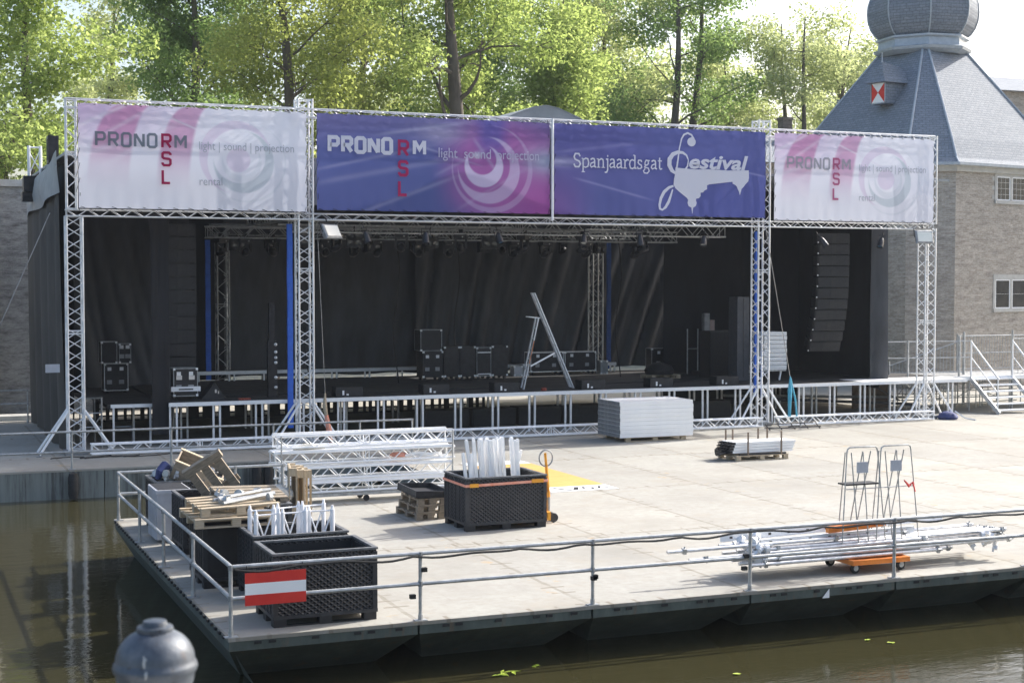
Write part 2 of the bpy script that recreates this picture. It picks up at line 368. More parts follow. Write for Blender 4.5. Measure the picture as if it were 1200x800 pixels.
# pontoon deck (one slab, L-shaped)
def prism(pts,z0,z1):
    n=len(pts); return MB().add([(x,y,z0) for x,y in pts]+[(x,y,z1) for x,y in pts],[tuple(range(n-1,-1,-1)),tuple(range(n,2*n))]+[(i,(i+1)%n,(i+1)%n+n,i+n) for i in range(n)])
E_={}
deck=prism([(DL,DF),(60,DF),(60,52.49),(-30,52.49),(-30,DB),(12.4,DB),(12.4,32.7),(7.75,32.7),(7.75,31.15),(DL,31.15)],-.05,0)
struct('pontoon_deck',deck,'deck')
# pontoon hulls
def hull(mb,x0,x1,y0,y1,fx0,fx1,fy0,fy1,z0=-.75-.25,zt=-.052):
    mb.add([(x0,y0,zt),(x1,y0,zt),(x1,y1,zt),(x0,y1,zt),(x0,y0,zt-.13),(x1,y0,zt-.13),(x1,y1,zt-.13),(x0,y1,zt-.13),
            (x0+fx0,y0+fy0,z0),(x1-fx1,y0+fy0,z0),(x1-fx1,y1-fy1,z0),(x0+fx0,y1-fy1,z0)],
           [(0,1,5,4),(1,2,6,5),(2,3,7,6),(3,0,4,7),(4,5,9,8),(5,6,10,9),(6,7,11,10),(7,4,8,11),(0,3,2,1),(8,9,10,11)])
h=MB(); x=DL
for i in range(14):
    hull(h,x+.012,x+2.69-.012,DF+.012,31.1 if i<1 else 32.6,.50,.50,1.35,.3); x+=2.7
for i in range(4): # left face panels proud of the hull side
    y0=DF+.1+i*2.72
    h.add([(DL+.004,y0,-.06),(DL+.004,y0+2.66,-.06),(DL+.5,y0+2.66,-.9),(DL+.5,y0,-.9)],[(0,1,2,3)])
struct('pontoon_hull',h,'hull')
h=MB()
for i in range(16):
    x=-30+i*2.7
    if x>12.4: break
    x1=min(x+2.68,12.38); h.add([(x,DB+.012,-.052),(x1,DB+.012,-.052),(x1,DB+.06,-1.2),(x,DB+.06,-1.2),(x,50,-.052),(x1,50,-.052),(x1,50,-1.2),(x,50,-1.2)],[(0,1,2,3),(4,7,6,5),(0,3,7,4),(1,5,6,2)])
h.add([(12.41,32.7,-.052),(12.41,DB,-.052),(12.5,DB,-1.2),(12.5,32.7,-1.2)],[(0,1,2,3)])
struct('far_pontoon_hull',h,'hull2')
# deck edge fittings: bolt plates, slotted edge
e=MB()
for i in range(14):
    for k in (.35,.55,1.15,1.75,1.95,2.35):
        xx=DL+i*2.7+k; e.box(xx,xx+.10,DF-.006,DF+.006,-.105,-.066)
for k in range(40):
    yy=DF+.2+k*.27; e.box(DL-.035,DL+.0,yy,yy+.08,-.045,-.008)
struct('pontoon_edge_slots',e,'rubber')
# fenders
for (x,lab) in ((4.3,'black rubber fender hanging on the far pontoon below the left truss tower'),(9.0,'black rubber fender on the far pontoon behind the truss dolly stack'),(9.3,'second black fender tight beside the one behind the truss dolly stack')):
    f=MB().lathe([(0,-.75),(.10,-.72),(.125,-.6),(.13,-.2),(.10,-.08),(.0,-.04)],(x,DB-.12,0),12)
    props(f.build('boat_fender','rubber',None,True),lab,'fender','fenders on the far pontoon')
# handrails
def rail_thing(name,label,pts_posts,runs,z1=.95,z2=.52,r=.029,feet=True):
    t=thing(name,label,'railing',(*pts_posts[0],0))
    for (x,y) in pts_posts:
        p=MB().tube((x,y,0.012),(x,y,z1),r*.95,8).build('post','galv',t,True)
        if feet: MB().box(x-.09,x+.09,y-.06,y+.06,0.001,.012).tube((x,y,.012),(x,y,.09),.036,8).build('foot_plate','galv',p)
        c=MB()
        for z in (z2,z1-.01): c.tube((x,y,z-.035),(x,y,z+.035),.036,8)
        c.build('clamp','steelgrey',p)
    for (a,b) in runs:
        for z,nm in ((z1,'top_rail'),(z2,'middle_rail')):
            MB().tube((*a,z),(*b,z),r,8).build(nm,'galv',t,True)
    return t
t=rail_thing('handrail','long tube handrail along the front edge of the near pontoon, black cable along it',[(DL+.05+i*2.69,DF+.07) for i in range(9)],[((DL+.05,DF+.07),(27,DF+.07))])
# black cable wound on the top rail
pts=[]
for i in range(150):
    s=i/149; x=DL+.1+s*22
    sag=.035*math.sin(x*2.3)+.02*math.sin(x*5.1)
    pts.append((x,DF+.02+.012*math.sin(x*3.7),.925-abs(sag)))
MB().path(pts,.017,6).build('taped_cable','rubber',t,True)
for x,z in ((6.95,.72),(6.78,.35),(9.62,.42),(9.6,.40),(12.2,.55),(12.17,.36)):
    MB().box(x-.03,x+.05,DF+.02,DF+.09,z-.03,z+.03).build('black_clamp','rubber',t)
rail_thing('handrail','tube handrail running back along the left edge of the near pontoon beside the bins',[(DL+.06,y) for y in (22.95,25.6,28.2,30.95)],[((DL+.06,DF+.07),(DL+.06,31.0))])
rail_thing('handrail','short tube handrail closing the back left end of the near pontoon behind the bins',[(6.6,31.03),(7.6,31.03)],[((DL+.06,31.03),(7.65,31.03))])
rail_thing('handrail','tube handrail along the far pontoon edge in front of the stage wing',[(x,DB+.1) for x in (-1,1.7,4.3,6.8,9.5,11.9,13.4)],[((-12,DB+.1),(13.4,DB+.1))],z2=.44)
rail_thing('handrail','tube handrail far left on the quay beside the dark stone wall',[(x,53.4) for x in (-3,-1,1.4,3.2,4.35)],[((-8,53.4),(4.4,53.4))],z1=1.1,z2=.65)
# red white red sign
t=thing('stripe_sign','red sign with a white stripe hanging on the front handrail near the corner','sign',(4.9,DF+.02,.45))
for k,(z0,z1,m) in enumerate(((.42,.565,'red'),(.565,.72,'white'),(.72,.865,'red'))):
    MB().add([(4.40,DF+.0,z0),(5.24,DF+.0,z0),(5.24,DF+.0,z1),(4.40,DF+.0,z1),(4.40,DF+.012,z0),(5.24,DF+.012,z0),(5.24,DF+.012,z1),(4.40,DF+.012,z1)],[(0,1,2,3),(7,6,5,4),(0,4,5,1),(3,2,6,7),(1,5,6,2),(0,3,7,4)]).build('red_stripe' if m=='red' else 'white_stripe',m,t)
MB().tube((4.43,DF+.03,.86),(4.43,DF+.04,.96),.006,5).tube((5.2,DF+.03,.86),(5.2,DF+.04,.96),.006,5).build('tie','rubber',t)
# bridge parapet under the iron finial
struct('bridge_parapet',MB().box(-14,14,3.0,5.6,-1.5,2.3).box(-14,14,2.9,5.7,2.3,2.45),'stone')
FX,FY=.80,5.95*1.0
dx=math.tan(R(22.37)+math.atan((178-600)/1781)); FY=5.95; FX=FY*dx
FY=5.5; FX=FY*dx
zc=3.42
t=thing('railing_post','grey painted iron railing post with a ball top, out of focus at lower left','post',(FX,FY,2.45))
prof=[(0,-.97),(.09,-.97),(.09,-.9),(.055,-.86),(.05,-.25),(.075,-.24),(.09,-.21),(.075,-.19)]
MB().lathe(prof,(FX,FY,zc),32).build('shaft','finial',t,True)
b=[(.06,-.22),(.10,-.19),(.135,-.13),(.155,-.06),(.160,-.03),(.168,-.022),(.172,-.008),(.168,.006),(.160,.014)]
for i in range(10):
    a=R(6+i*6.6); b.append((.160*math.cos(a)**.9,.014+.125*math.sin(a)**1.0))
b+=[(.075,.137),(.072,.146),(.052,.149),(.050,.158),(.046,.168),(.030,.172),(0,.173)]
MB().lathe([(r*.88,z*.94) for r,z in b],(FX,FY,zc),48).build('ball','finial',t,True)

# ---------------------------------------------------------------- castle tower (slate roof and onion dome)
TC=Vector((45.85,60.0,0)); NA=R(213.5)
WIN=((-.91,1.06,8.36,9.42),(-.93,1.24,3.52,4.82))
nv=Vector((math.sin(NA),math.cos(NA),0)); tv=Vector((math.sin(NA-R(90)),math.cos(NA-R(90)),0))
def ring(D,h,z): return [TC+nv*a+tv*b_+Vector((0,0,z)) for a,b_ in ((D,-h),(D,h),(h,D),(-h,D),(-D,h),(-D,-h),(-h,-D),(h,-D))]
T=thing('castle_tower','brick castle tower with grey slate roof and onion dome behind the stage','tower',(TC.x,TC.y,0))
ZE=9.85; ZN=15.65
wall=MB().loft([ring(6.2,1.05,0),ring(6.2,1.05,ZE)]); wall.build('brick_wall','brick',T)
MB().loft([ring(6.37,1.08,ZE-.30),ring(6.42,1.09,ZE-.02)],True,True).build('cornice','stone',T)
roof=MB().loft([ring(6.7,1.15,ZE),ring(6.3,1.06,ZE+.28),ring(5.97,.98,ZE+.75),ring(5.62,.9,ZE+1.25),ring(1.9,.1,ZN)],True,True)
ro=roof.build('slate_roof','slate',T)
MB().loft([ring(6.74,1.16,ZE-.05),ring(6.74,1.16,ZE+.07)]).build('gutter','lead',T)
rings=[ring(6.7,1.15,ZE),ring(6.3,1.06,ZE+.28),ring(5.97,.98,ZE+.75),ring(5.62,.9,ZE+1.25),ring(1.9,.1,ZN)]
for k in range(8): MB().path([Vector(r[k])+Vector((0,0,.02)) for r in rings],.055,6).build('hip_flashing','lead',ro)
# onion: octagon with a vertex toward the camera
ph=math.atan2(nv.y,nv.x)+R(4)
def octr(r,z): return [(TC.x+r*math.cos(ph+k*math.pi/4),TC.y+r*math.sin(ph+k*math.pi/4),z) for k in range(8)]
MB().loft([octr(1.95,ZN-.25),octr(2.25,ZN-.1),octr(2.3,ZN+.02),octr(2.1,ZN+.08),octr(2.05,ZN+.42),octr(2.2,ZN+.48),octr(2.2,ZN+.56),octr(2.0,ZN+.6)]).build('dome_collar','lead',T)
op=[(2.0,.58),(2.22,.75),(2.42,1.05),(2.54,1.4),(2.585,1.8),(2.55,2.2),(2.42,2.6),(2.15,3.0),(1.75,3.35),(1.25,3.7),(.8,4.1),(.5,4.6),(.3,5.3),(.12,6.2),(0.03,7.2)]
dome=MB().loft([octr(r,ZN+z) for r,z in op]).build('onion_dome','slate',T)
for k in range(8): MB().path([octr(r+.01,ZN+z)[k] for r,z in op],.035,5).build('dome_rib','lead',dome)
# dormer on the left roof face
fn=(nv-tv).normalized(); ft=(nv+tv).normalized()   # face normal to the left, horizontal along the face
dc=TC+fn*3.75+ft*(.92)+Vector((0,0,12.85))
D=MB()
def P3(a,b_,z): return dc+fn*a+ft*b_+Vector((0,0,z))
def dbox(mb,a0,a1,b0,b1,z0,z1): mb.add([P3(a0,b0,z0),P3(a1,b0,z0),P3(a1,b1,z0),P3(a0,b1,z0),P3(a0,b0,z1),P3(a1,b0,z1),P3(a1,b1,z1),P3(a0,b1,z1)],[(0,3,2,1),(4,5,6,7),(0,1,5,4),(1,2,6,5),(2,3,7,6),(3,0,4,7)])
dbox(D,-1.2,.25,-.42,.42,0,1.0); dm=D.build('dormer','slate',T)
H=MB(); H.add([P3(.5,-.62,.95),P3(.5,.62,.95),P3(-1.4,.62,.95),P3(-1.4,-.62,.95),P3(.32,-.42,1.2),P3(.32,.42,1.2),P3(-1.4,.42,1.2),P3(-1.4,-.42,1.2),P3(.02,0,1.95),P3(-1.4,0,1.75)],[(0,3,2,1),(0,1,5,4),(1,2,6,5),(2,3,7,6),(3,0,4,7),(4,5,8),(5,6,9,8),(6,7,9),(7,4,8,9)]); H.build('dormer_hood','slate',dm)
MB().tube(P3(.02,0,1.9),P3(.02,0,2.35),.04,6,.015).build('dormer_spike','lead',dm)
w=.38; z0,z1=.04,.93; zm=.5
def tri(*p): return MB().add([P3(.265,b_,z) for b_,z in p]+[P3(.255,b_,z) for b_,z in p],[tuple(range(len(p))),tuple(range(2*len(p)-1,len(p)-1,-1))])
tri((-w,z0),(0,zm),(-w,z1)).build('red_shutter_field','red',dm); tri((w,z0),(w,z1),(0,zm)).build('red_shutter_field','red',dm)
tri((-w,z0),(w,z0),(0,zm)).build('white_shutter_field','white',dm); tri((-w,z1),(0,zm),(w,z1)).build('white_shutter_field','white',dm)
F=MB()
for q in (((-w-.04,z0),(-w-.04,z1)),((w+.04,z0),(w+.04,z1)),((-w,z1+.03),(w,z1+.03)),((-w,z0-.03),(w,z0-.03))): F.bar(P3(.27,*q[0]),P3(.27,*q[1]),.035,.035)
F.build('dormer_frame','lead',dm)
# windows in the right wall
wn=(nv+tv).normalized(); wt=(tv-nv).normalized()  # right face: normal, along toward the right
dist=(6.2+1.05)/math.sqrt(2)
def WP(s,z,a): return TC+wn*(dist+a)+wt*s+Vector((0,0,z))
def wbox(mb,s0,s1,z0,z1,a0,a1): mb.add([WP(s0,z0,a0),WP(s1,z0,a0),WP(s1,z0,a1),WP(s0,z0,a1),WP(s0,z1,a0),WP(s1,z1,a0),WP(s1,z1,a1),WP(s0,z1,a1)],[(0,1,2,3),(4,7,6,5),(0,4,5,1),(1,5,6,2),(2,6,7,3),(3,7,4,0)])
def castle_window(s0,s1,z0,z1,lab,quoins=True):
    st=MB()
    b_=.14
    wbox(st,s0-b_,s1+b_,z1,z1+.22,-.05,.03); wbox(st,s0-b_,s1+b_,z0-.16,z0,-.05,.07); wbox(st,s0-b_,s0,z0,z1,-.05,.03); wbox(st,s1,s1+b_,z0,z1,-.05,.03)
    m=(s0+s1)/2; wbox(st,m-.07,m+.07,z0,z1,-.05,.03)
    for k in range(3 if quoins else 0):
        zz=z0+.05+k*(z1-z0)/2.6; wbox(st,s0-b_-.16,s0-b_-.001,zz,zz+.18,-.05,.012)
    w_=st.build('stone_window','stone',T); w_['label']=lab
    for a,c in ((s0,m-.07),(m+.07,s1)):
        fr=MB()
        for q in ((a,a+.05,z0,z1),(c-.05,c,z0,z1),(a+.05,c-.05,z0,z0+.05),(a+.05,c-.05,z1-.05,z1)): wbox(fr,*q,-.04,.018)
        for k in (range(1,3) if quoins else ()): xx=a+(c-a)*k/3; wbox(fr,xx-.004,xx+.004,z0+.05,z1-.05,-.02,.008)
        for k in (range(1,4) if quoins else (2,)): zz=z0+(z1-z0)*k/4; wbox(fr,a+.05,c-.05,zz-.004,zz+.004,-.02,.009)
        fr.build('window_frame','white',w_)
        gl=MB(); wbox(gl,a+.04,c-.04,z0+.04,z1-.04,-.03,.004); gl.build('pane','windowglass',w_)
castle_window(WIN[0][0],WIN[0][1],WIN[0][2],WIN[0][3],'upper pair of lattice windows in white frames',True)
castle_window(WIN[1][0],WIN[1][1],WIN[1][2],WIN[1][3],'lower pair of dark windows with pale mullion',False)
castle_window(WIN[0][0]+3.2,WIN[0][1]+3.2,WIN[0][2],WIN[0][3],'further upper window pair to the right')
# ---------------------------------------------------------------- other buildings
t=thing('slate_house','grey slate roofed building with white pole far right behind the castle tower','house',(72,84,0))
MB().box(62.5,84,80,92,0,17.1).build('wall','brick',t)
rf=MB().add([(62,79.5,17.1),(84.5,79.5,17.1),(84.5,92.5,17.1),(62,92.5,17.1),(63.5,86,18.95),(84.5,86,18.95)],[(0,1,5,4),(2,3,4,5),(3,0,4),(1,2,5),(0,3,2,1)]).build('roof','slate',t)
MB().tube((69.6,79.3,8),(69.6,79.3,20.5),.12,8).build('pole','white',t)
t=thing('low_house','low roofed house with a brick chimney showing above the truss beside the castle tower','house',(43,76,0))
MB().box(42,60,73,80,0,11.3).build('wall','brick',t)
rf=MB().add([(41.5,72.5,11.3),(60,72.5,11.3),(60,80.5,11.3),(41.5,80.5,11.3),(44,76.5,13.2),(60,76.5,13.2)],[(0,1,5,4),(2,3,4,5),(3,0,4),(1,2,5),(0,3,2,1)]).build('roof','slate',t)
MB().box(47.8,48.4,75.2,75.8,11.5,14.0).box(47.75,48.45,75.15,75.85,14.0,14.15).build('chimney','oldwood' if 0 else 'chimneybrick',rf)
# left bastion wall
t=thing('bastion_wall','tall weathered brick bastion wall at the far left beside the stage','wall',(-2,58,0))
wv=MB(); n=60; rows=[]
wv.box(-40,11,57.5,60,0,8.15)
wv.build('brick_face','wall',t)
MB().box(-40,11.05,57.4,60.1,8.15,8.4).build('coping','stone',t)
wv=MB()
wv.lathe([(2.3,0),(2.2,3),(2.15,6),(2.2,8.2),(2.35,8.25),(2.35,8.5),(0,8.5)],(1.35,57.2,0),28).build('round_buttress','wall',t,True)
MB().box(-9,4.6,54.3,55.2,0.002,.16).build('kerb_stone','stone',t)
# air
hz=MB().box(-505,805,-125,805,-2.9,30.5)
hm=bpy.data.materials.new('summer_air'); hm.use_nodes=True; hn=hm.node_tree.nodes; hn.remove(hn['Principled BSDF']); pv=hn.new('ShaderNodeVolumePrincipled')
pv.inputs['Color'].default_value=(.80,.88,1,1); pv.inputs['Density'].default_value=.00021; pv.inputs['Anisotropy'].default_value=.2; hm.node_tree.links.new(pv.outputs[0],hn['Material Output'].inputs['Volume'])
ho=hz.build('haze',hm); ho['kind']='stuff'
# ================================================================ STAGE
SZ=1.25; SF=44.2
t=thing('stage','long black stage deck on pairs of aluminium legs with a silver front edge','stage',(20,50,0)); ST=t
MB().box(7.5,35.8,SF+.02,53.6,SZ-.09,SZ).build('floor','stagefloor',t)
MB().box(5.8,7.45,44.6,53.6,SZ-.12,SZ-.03).build('wing_floor','stagefloor',t)
e=MB().box(7.48,35.85,SF-.06,SF,SZ-.10,SZ+.012); e.build('edge_beam','white',t)
MB().box(5.9,7.1,44.55,44.60,SZ-.12,SZ-.02).build('edge_beam','aluwhite',t)
MB().box(31.4,35.85,SF+.01,45.6,SZ+.002,SZ+.012).build('pale_deck_panel','white',t)
leg=None; k=0
for i in range(23):
    x=7.62+i*1.252
    for d_ in (-.095,.095):
        for yy in (SF+.03,):
            if leg is None:
                leg=MB().box(-.028,.028,-.028,.028,0,SZ-.1); leg=leg.build('leg','alu',t); leg.location=Vector((x+d_,yy,0.001))-t.location; k+=1
            else: dup(leg,loc=Vector((x+d_,yy,0.001))-t.location,parent=t); k+=1
for i in range(11):
    x=8.3+i*2.5
    for d_ in (-.095,.095):
        for yy in (46.3,48.7): dup(leg,loc=Vector((x+d_,yy,0.001))-t.location,parent=t); k+=1
for x in (5.98,7.02): dup(leg,loc=Vector((x,44.6,0.001))-t.location,parent=t)
for x in (6.75,): dup(leg,loc=Vector((x,46,0.001))-t.location,parent=t)
# rear riser
t=thing('stage_riser','low black riser along the back of the stage with a silver front edge','riser',(17,54,SZ))
MB().box(9.8,26.2,53.05,53.6,SZ+.25,SZ+.36).build('deck','stagefloor',t); MB().box(9.8,26.2,53.0,53.045,SZ+.24,SZ+.36).build('edge_beam','alu',t)
for i in range(14):
    for d_ in (-.09,.09): MB().box(9.95+i*1.24+d_-.025,9.95+i*1.24+d_+.025,53.06,53.11,SZ+.002,SZ+.25).build('leg','alu',t)
# subwoofers beneath
sub=None
for i in range(7):
    x=15.9+i*1.62
    if sub is None:
        sub=thing('subwoofer','','speaker',(x,45.9,0),0,'subwoofers under the stage front',world=False)
        MB().box(0,1.5,0,.8,.05,.62).build('cabinet','black',sub); MB().box(.05,1.45,-.02,-.001,.1,.57).build('grille','grille',sub)
    else: dup(sub,loc=(x,45.9,0))
for o in [o for o in COL.objects if o.name.startswith('subwoofer')]: o['label']='long black subwoofer cabinet on the ground under the stage front between the legs'
# truss towers
TX=[4.78,11.25,26.62,33.28]; TY=43.2
labs=['far left aluminium truss tower at the end of the white banner','second truss tower from the left, beside the tall blue strip','third truss tower from the left, blue strip on its right side','far right truss tower with a floodlight at its top']
for i,x in enumerate(TX):
    top=9.9 if i in (0,3) else 10.0
    s_=.42
    t=thing('truss_tower',labs[i],'truss tower',(x,TY,0),0,'truss towers along the stage front')
    truss_parts(t,(x,TY,.12),(x,TY,6.56 if i in(0,3) else 10.02),'alu',s=s_,rc=.032,rb=.015,step=.3 if i in (0,1) else .34,X=True)
    MB().box(x-.32,x+.32,TY-.32,TY+.32,.05,.12).box(x-.3,x+.3,TY-.3,TY-.22,0.002,.05).box(x-.3,x+.3,TY+.22,TY+.3,0.002,.05).build('base_plate','steelgrey',t)
    for sx,sy in ((-1,-1),(1,-1),(-1,1),(1,1)):
        foot=(x+sx*1.0,TY+sy*.35,.05)
        o=MB().tube((x+sx*.2,TY+sy*.2,1.25),foot,.034,8); o.build('outrigger','aluwhite',t,True)
        MB().lathe([(0,-.045),(.09,-.045),(.09,-.03),(.03,-.02),(.03,.03)],foot,12).build('foot','steelgrey',t)
# header trusses (carry the banners)
HY=43.0
truss_thing('header_truss','long aluminium truss across the top edge of the four banners','truss',(4.55,HY+.1,9.61),(33.4,HY+.1,9.61),s=.28,h=.24,rc=.022,rb=.010,step=.34,group='header trusses holding the banners')
truss_thing('header_truss','long aluminium truss under the banners spanning the whole stage opening','truss',(4.55,HY+.1,6.63),(33.4,HY+.1,6.63),s=.26,h=.17,rc=.021,rb=.009,step=.30,group='header trusses holding the banners')
for x,lab in ((4.72,'upright truss at the left end of the banner row'),(33.36,'upright truss at the right end of the banner row')):
    truss_thing('header_upright','%s'%lab,'truss',(x,HY+.1,6.72),(x,HY+.1,9.74),s=.26,rc=.026,rb=.012,step=.27,group='upright trusses between the banners')
t=thing('header_post','thin white upright tube between the two dark blue banners','post',(18.95,42.80,6.6))
MB().tube((18.95,42.78,6.62),(18.95,42.78,9.72),.042,8).build('tube','aluwhite',t,True)
# ---- banners
def banner(x0,x1,z0,z1,fn_,name,label,wr=.012):
    nx,nz=int((x1-x0)*44),int((z1-z0)*44); xs=np.linspace(x0,x1,nx+1); zs=np.linspace(z0,z1,nz+1)
    XX,ZZ=np.meshgrid(xs,zs); s_=(XX-x0)/(x1-x0); v_=1-(ZZ-z0)/(z1-z0)
    YY=42.83+wr*np.sin(XX*3.1+ZZ*1.3)*.5+wr*.6*np.sin(XX*7.7-ZZ*5)*np.exp(-v_*3)+wr*.5*np.sin(XX*1.3+ZZ*4.1)+.010*np.sin(XX*14.96)*np.exp(-v_*7)+.008*np.sin(XX*14.96+1)*np.exp(-(1-v_)*9)+.5*wr*np.sin(XX*9+ZZ*6)*np.exp(-v_*2.2)
    V=np.stack([XX,YY,ZZ],-1).reshape(-1,3); n1=nx+1
    I=(np.arange(nz)[:,None]*n1+np.arange(nx)[None]).ravel()
    Fc=np.stack([I,I+1,I+1+n1,I+n1],1)
    me=bpy.data.meshes.new('printed_sheet'); me.from_pydata(V.tolist(),[],Fc.tolist())
    col=fn_(s_.ravel(),v_.ravel(),(x1-x0)/(z1-z0)); c4=np.ones((len(V),4)); c4[:,:3]=np.clip(col,0,1)
    a=me.color_attributes.new('print','FLOAT_COLOR','POINT'); a.data.foreach_set('color',c4.ravel().astype(np.float32))
    me.materials.append(M['print']); me.polygons.foreach_set('use_smooth',[True]*len(me.polygons))
    t=thing(name,label,'banner',((x0+x1)/2,42.83,z0))
    o=bpy.data.objects.new('printed_sheet',me); COL.objects.link(o); o.parent=t; o.location=-t.location
    L_=MB(); cord=[]
    k=int((x1-x0)/.42)
    for i in range(k+1):
        xx=x0+.05+(x1-x0-.1)*i/k; cord+=[(xx,42.80,z1-.04),(xx+.02,42.93,z1+.09)]
    k2=int((z1-z0)/.4)
    for i in range(1,k2):
        zz=z1-(z1-z0)*i/k2; cord+=[(x1-.04,42.80,zz),(x1+.06,42.88,zz-.02)]
    for i in range(k+1):
        xx=x1-.05-(x1-x0-.1)*i/k; cord+=[(xx,42.80,z0+.04),(xx-.02,42.93,z0-.07)]
    for i in range(1,k2):
        zz=z0+(z1-z0)*i/k2; cord+=[(x0+.04,42.80,zz),(x0-.06,42.88,zz+.02)]
    L_.path(cord,.007,4)
    L_.build('lacing','rubber',t)
    E2=MB()
    return t
def sm(a,b,x): t_=np.clip((x-a)/(b-a),0,1); return t_*t_*(3-2*t_)
def lerp(c,d,t_): return c+(np.asarray(d)-c)*t_[:,None]
def swirl(c,s,v,asp,cx,cy,sc,colr,amt,arcs):
    dx=(s-cx)*asp; dy=v-cy
    for ax,ay,r0,ox,oy,r1,w in arcs:
        # crescent = inside disc 1, outside the offset disc 2
        d1=np.hypot(dx-ax,dy-ay); d2=np.hypot(dx-ox,dy-oy)
        m=sm(r0+.008,r0-.008,d1)*sm(r1-.008,r1+.008,d2)*w
        c=lerp(c,colr,m*amt)
    return c
def art_white(s,v,asp):
    c=np.tile(np.array([.86,.86,.94]),(len(s),1))
    c=lerp(c,(.62,.46,.68),sm(.62,0,v)*sm(.72,.0,s)*.9)
    # pink curved bands that fade downwards
    def band(a0,a1,b0,b1,fade0,fade1,colr,k):
        q_=np.sqrt(np.clip(1-(1-np.clip(v/.85,0,1))**2,0,1)); le=a0+(b0-a0)*q_; ri=a1+(b1-a1)*np.clip(q_,0,1)**1.15
        return sm(le-.010,le+.010,s)*sm(ri+.010,ri-.010,s)*sm(fade1,fade0,v)*k
    m=band(.185,.305,.035,.21,.45,.88,None,1); c=lerp(c,(.54,.20,.41),m*(.72-.45*sm(.30,.62,v)))
    m2=band(.46,.55,.33,.47,.4,.88,None,1); c=lerp(c,(.54,.20,.42),m2*(.66-.3*sm(.3,.7,v)))
    # lighter diagonal rays
    for x0,y0,x1,y1,w,k in ((.0,.22,.22,-.02,.02,.5),(.02,.72,.42,.16,.035,.35),(.38,.10,.72,.40,.010,.6),(.0,.5,.3,.28,.03,.4),(.1,.30,.30,.03,.02,.3)):
        ddx,ddy=(x1-x0)*asp,(y1-y0); L_=math.hypot(ddx,ddy); px=(s-x0)*asp; py=v-y0; tt=(px*ddx+py*ddy)/L_/L_; dd=np.abs(px*ddy-py*ddx)/L_
        c=lerp(c,(.80,.76,.86),np.exp(-(dd/w)**2)*k*sm(-.1,.1,tt)*sm(1.1,.8,tt))
    c=swirl(c,s,v,asp,.705,.50,.42,(.48,.56,.62),.62,((0.02,0.02,.305,-.025,-.035,.262,1),(.0,.02,.20,-.01,-.03,.18,.45),(.05,.02,.40,.04,.01,.39,.35)))
    c=swirl(c,s,v,asp,.69,.50,.42,(.62,.44,.66),.42,((-.03,-.03,.36,.02,.02,.33,.9),(0,0,.12,.0,.0,.0,.9)))
    return c
def art_blue(s,v,asp):
    c=np.tile(np.array([.115,.14,.36]),(len(s),1))
    c=lerp(c,(.19,.17,.36),sm(.5,0,v)*.6)
    c=lerp(c,(.40,.15,.42),sm(.46,.68,s)*sm(1.3,.5,np.abs(v-.55)*1.6+np.abs(s-.78)*1.2))
    c=lerp(c,(.40,.10,.36),sm(.7,1.0,s)*sm(.55,1,v)*.9)
    c=lerp(c,(.09,.12,.42),sm(.08,.0,np.abs(s-.74)-.02)*sm(.5,.2,v)*.7)
    c=lerp(c,(.40,.50,.66),np.exp(-(((s-.985)*asp)/.28)**2-((v-.42)/.14)**2)*.8)
    c=lerp(c,(.45,.42,.60),np.exp(-(((s-.52)*asp)/.25)**2-((v-.16)/.10)**2)*.6)
    for x0,y0,x1,y1,w,k in ((0,.58,.5,.28,.018,.22),(.0,.72,.62,.40,.03,.18),(.18,1.02,.60,.60,.022,.25),(.25,.2,.66,.02,.02,.3),(.42,.3,.70,.50,.012,.3),(.66,.2,.78,.62,.02,.3),(.6,.95,.9,.5,.02,.2),(.5,.6,.72,.30,.02,.2)):
        ddx,ddy=(x1-x0)*asp,(y1-y0); L_=math.hypot(ddx,ddy); px=(s-x0)*asp; py=v-y0; tt=(px*ddx+py*ddy)/L_/L_; dd=np.abs(px*ddy-py*ddx)/L_
        c=lerp(c,(.55,.55,.75),np.exp(-(dd/w)**2)*k*sm(-.1,.15,tt)*sm(1.1,.75,tt))
    c=swirl(c,s,v,asp,.705,.50,.40,(.70,.64,.86),.85,((0,0,.225,-.02,-.075,.165,1),(.06,.04,.36,.0,-.02,.305,.62),(.10,.03,.47,.08,.0,.44,.35)))
    c=lerp(c,(.80,.80,.9),np.exp(-(((s-.675)*asp)/.05)**2-((v-.38)/.03)**2)*.9)
    return c
def art_navy(s,v,asp):
    c=np.tile(np.array([.12,.135,.36]),(len(s),1))
    c=lerp(c,(.22,.12,.36),sm(.22,0,s)*sm(.2,1,v)*.8)
    c=lerp(c,(.13,.12,.36),sm(.6,.1,s)*sm(.8,.2,v)*.5)
    c=lerp(c,(.50,.50,.75),np.exp(-(((s)*asp)/.35)**2-((v-.42)/.05)**2)*.7)
    c=lerp(c,(.12,.14,.42),sm(.3,.9,v)*sm(.3,.8,s)*.6)
    for x0,y0,x1,y1,w,k in ((.10,.60,.45,.82,.012,.3),(0,.32,.4,.18,.02,.15),(.85,.45,1,.52,.01,.35)):
        ddx,ddy=(x1-x0)*asp,(y1-y0); L_=math.hypot(ddx,ddy); px=(s-x0)*asp; py=v-y0; tt=(px*ddx+py*ddy)/L_/L_; dd=np.abs(px*ddy-py*ddx)/L_
        c=lerp(c,(.5,.5,.8),np.exp(-(dd/w)**2)*k*sm(-.1,.15,tt)*sm(1.1,.75,tt))
    return c
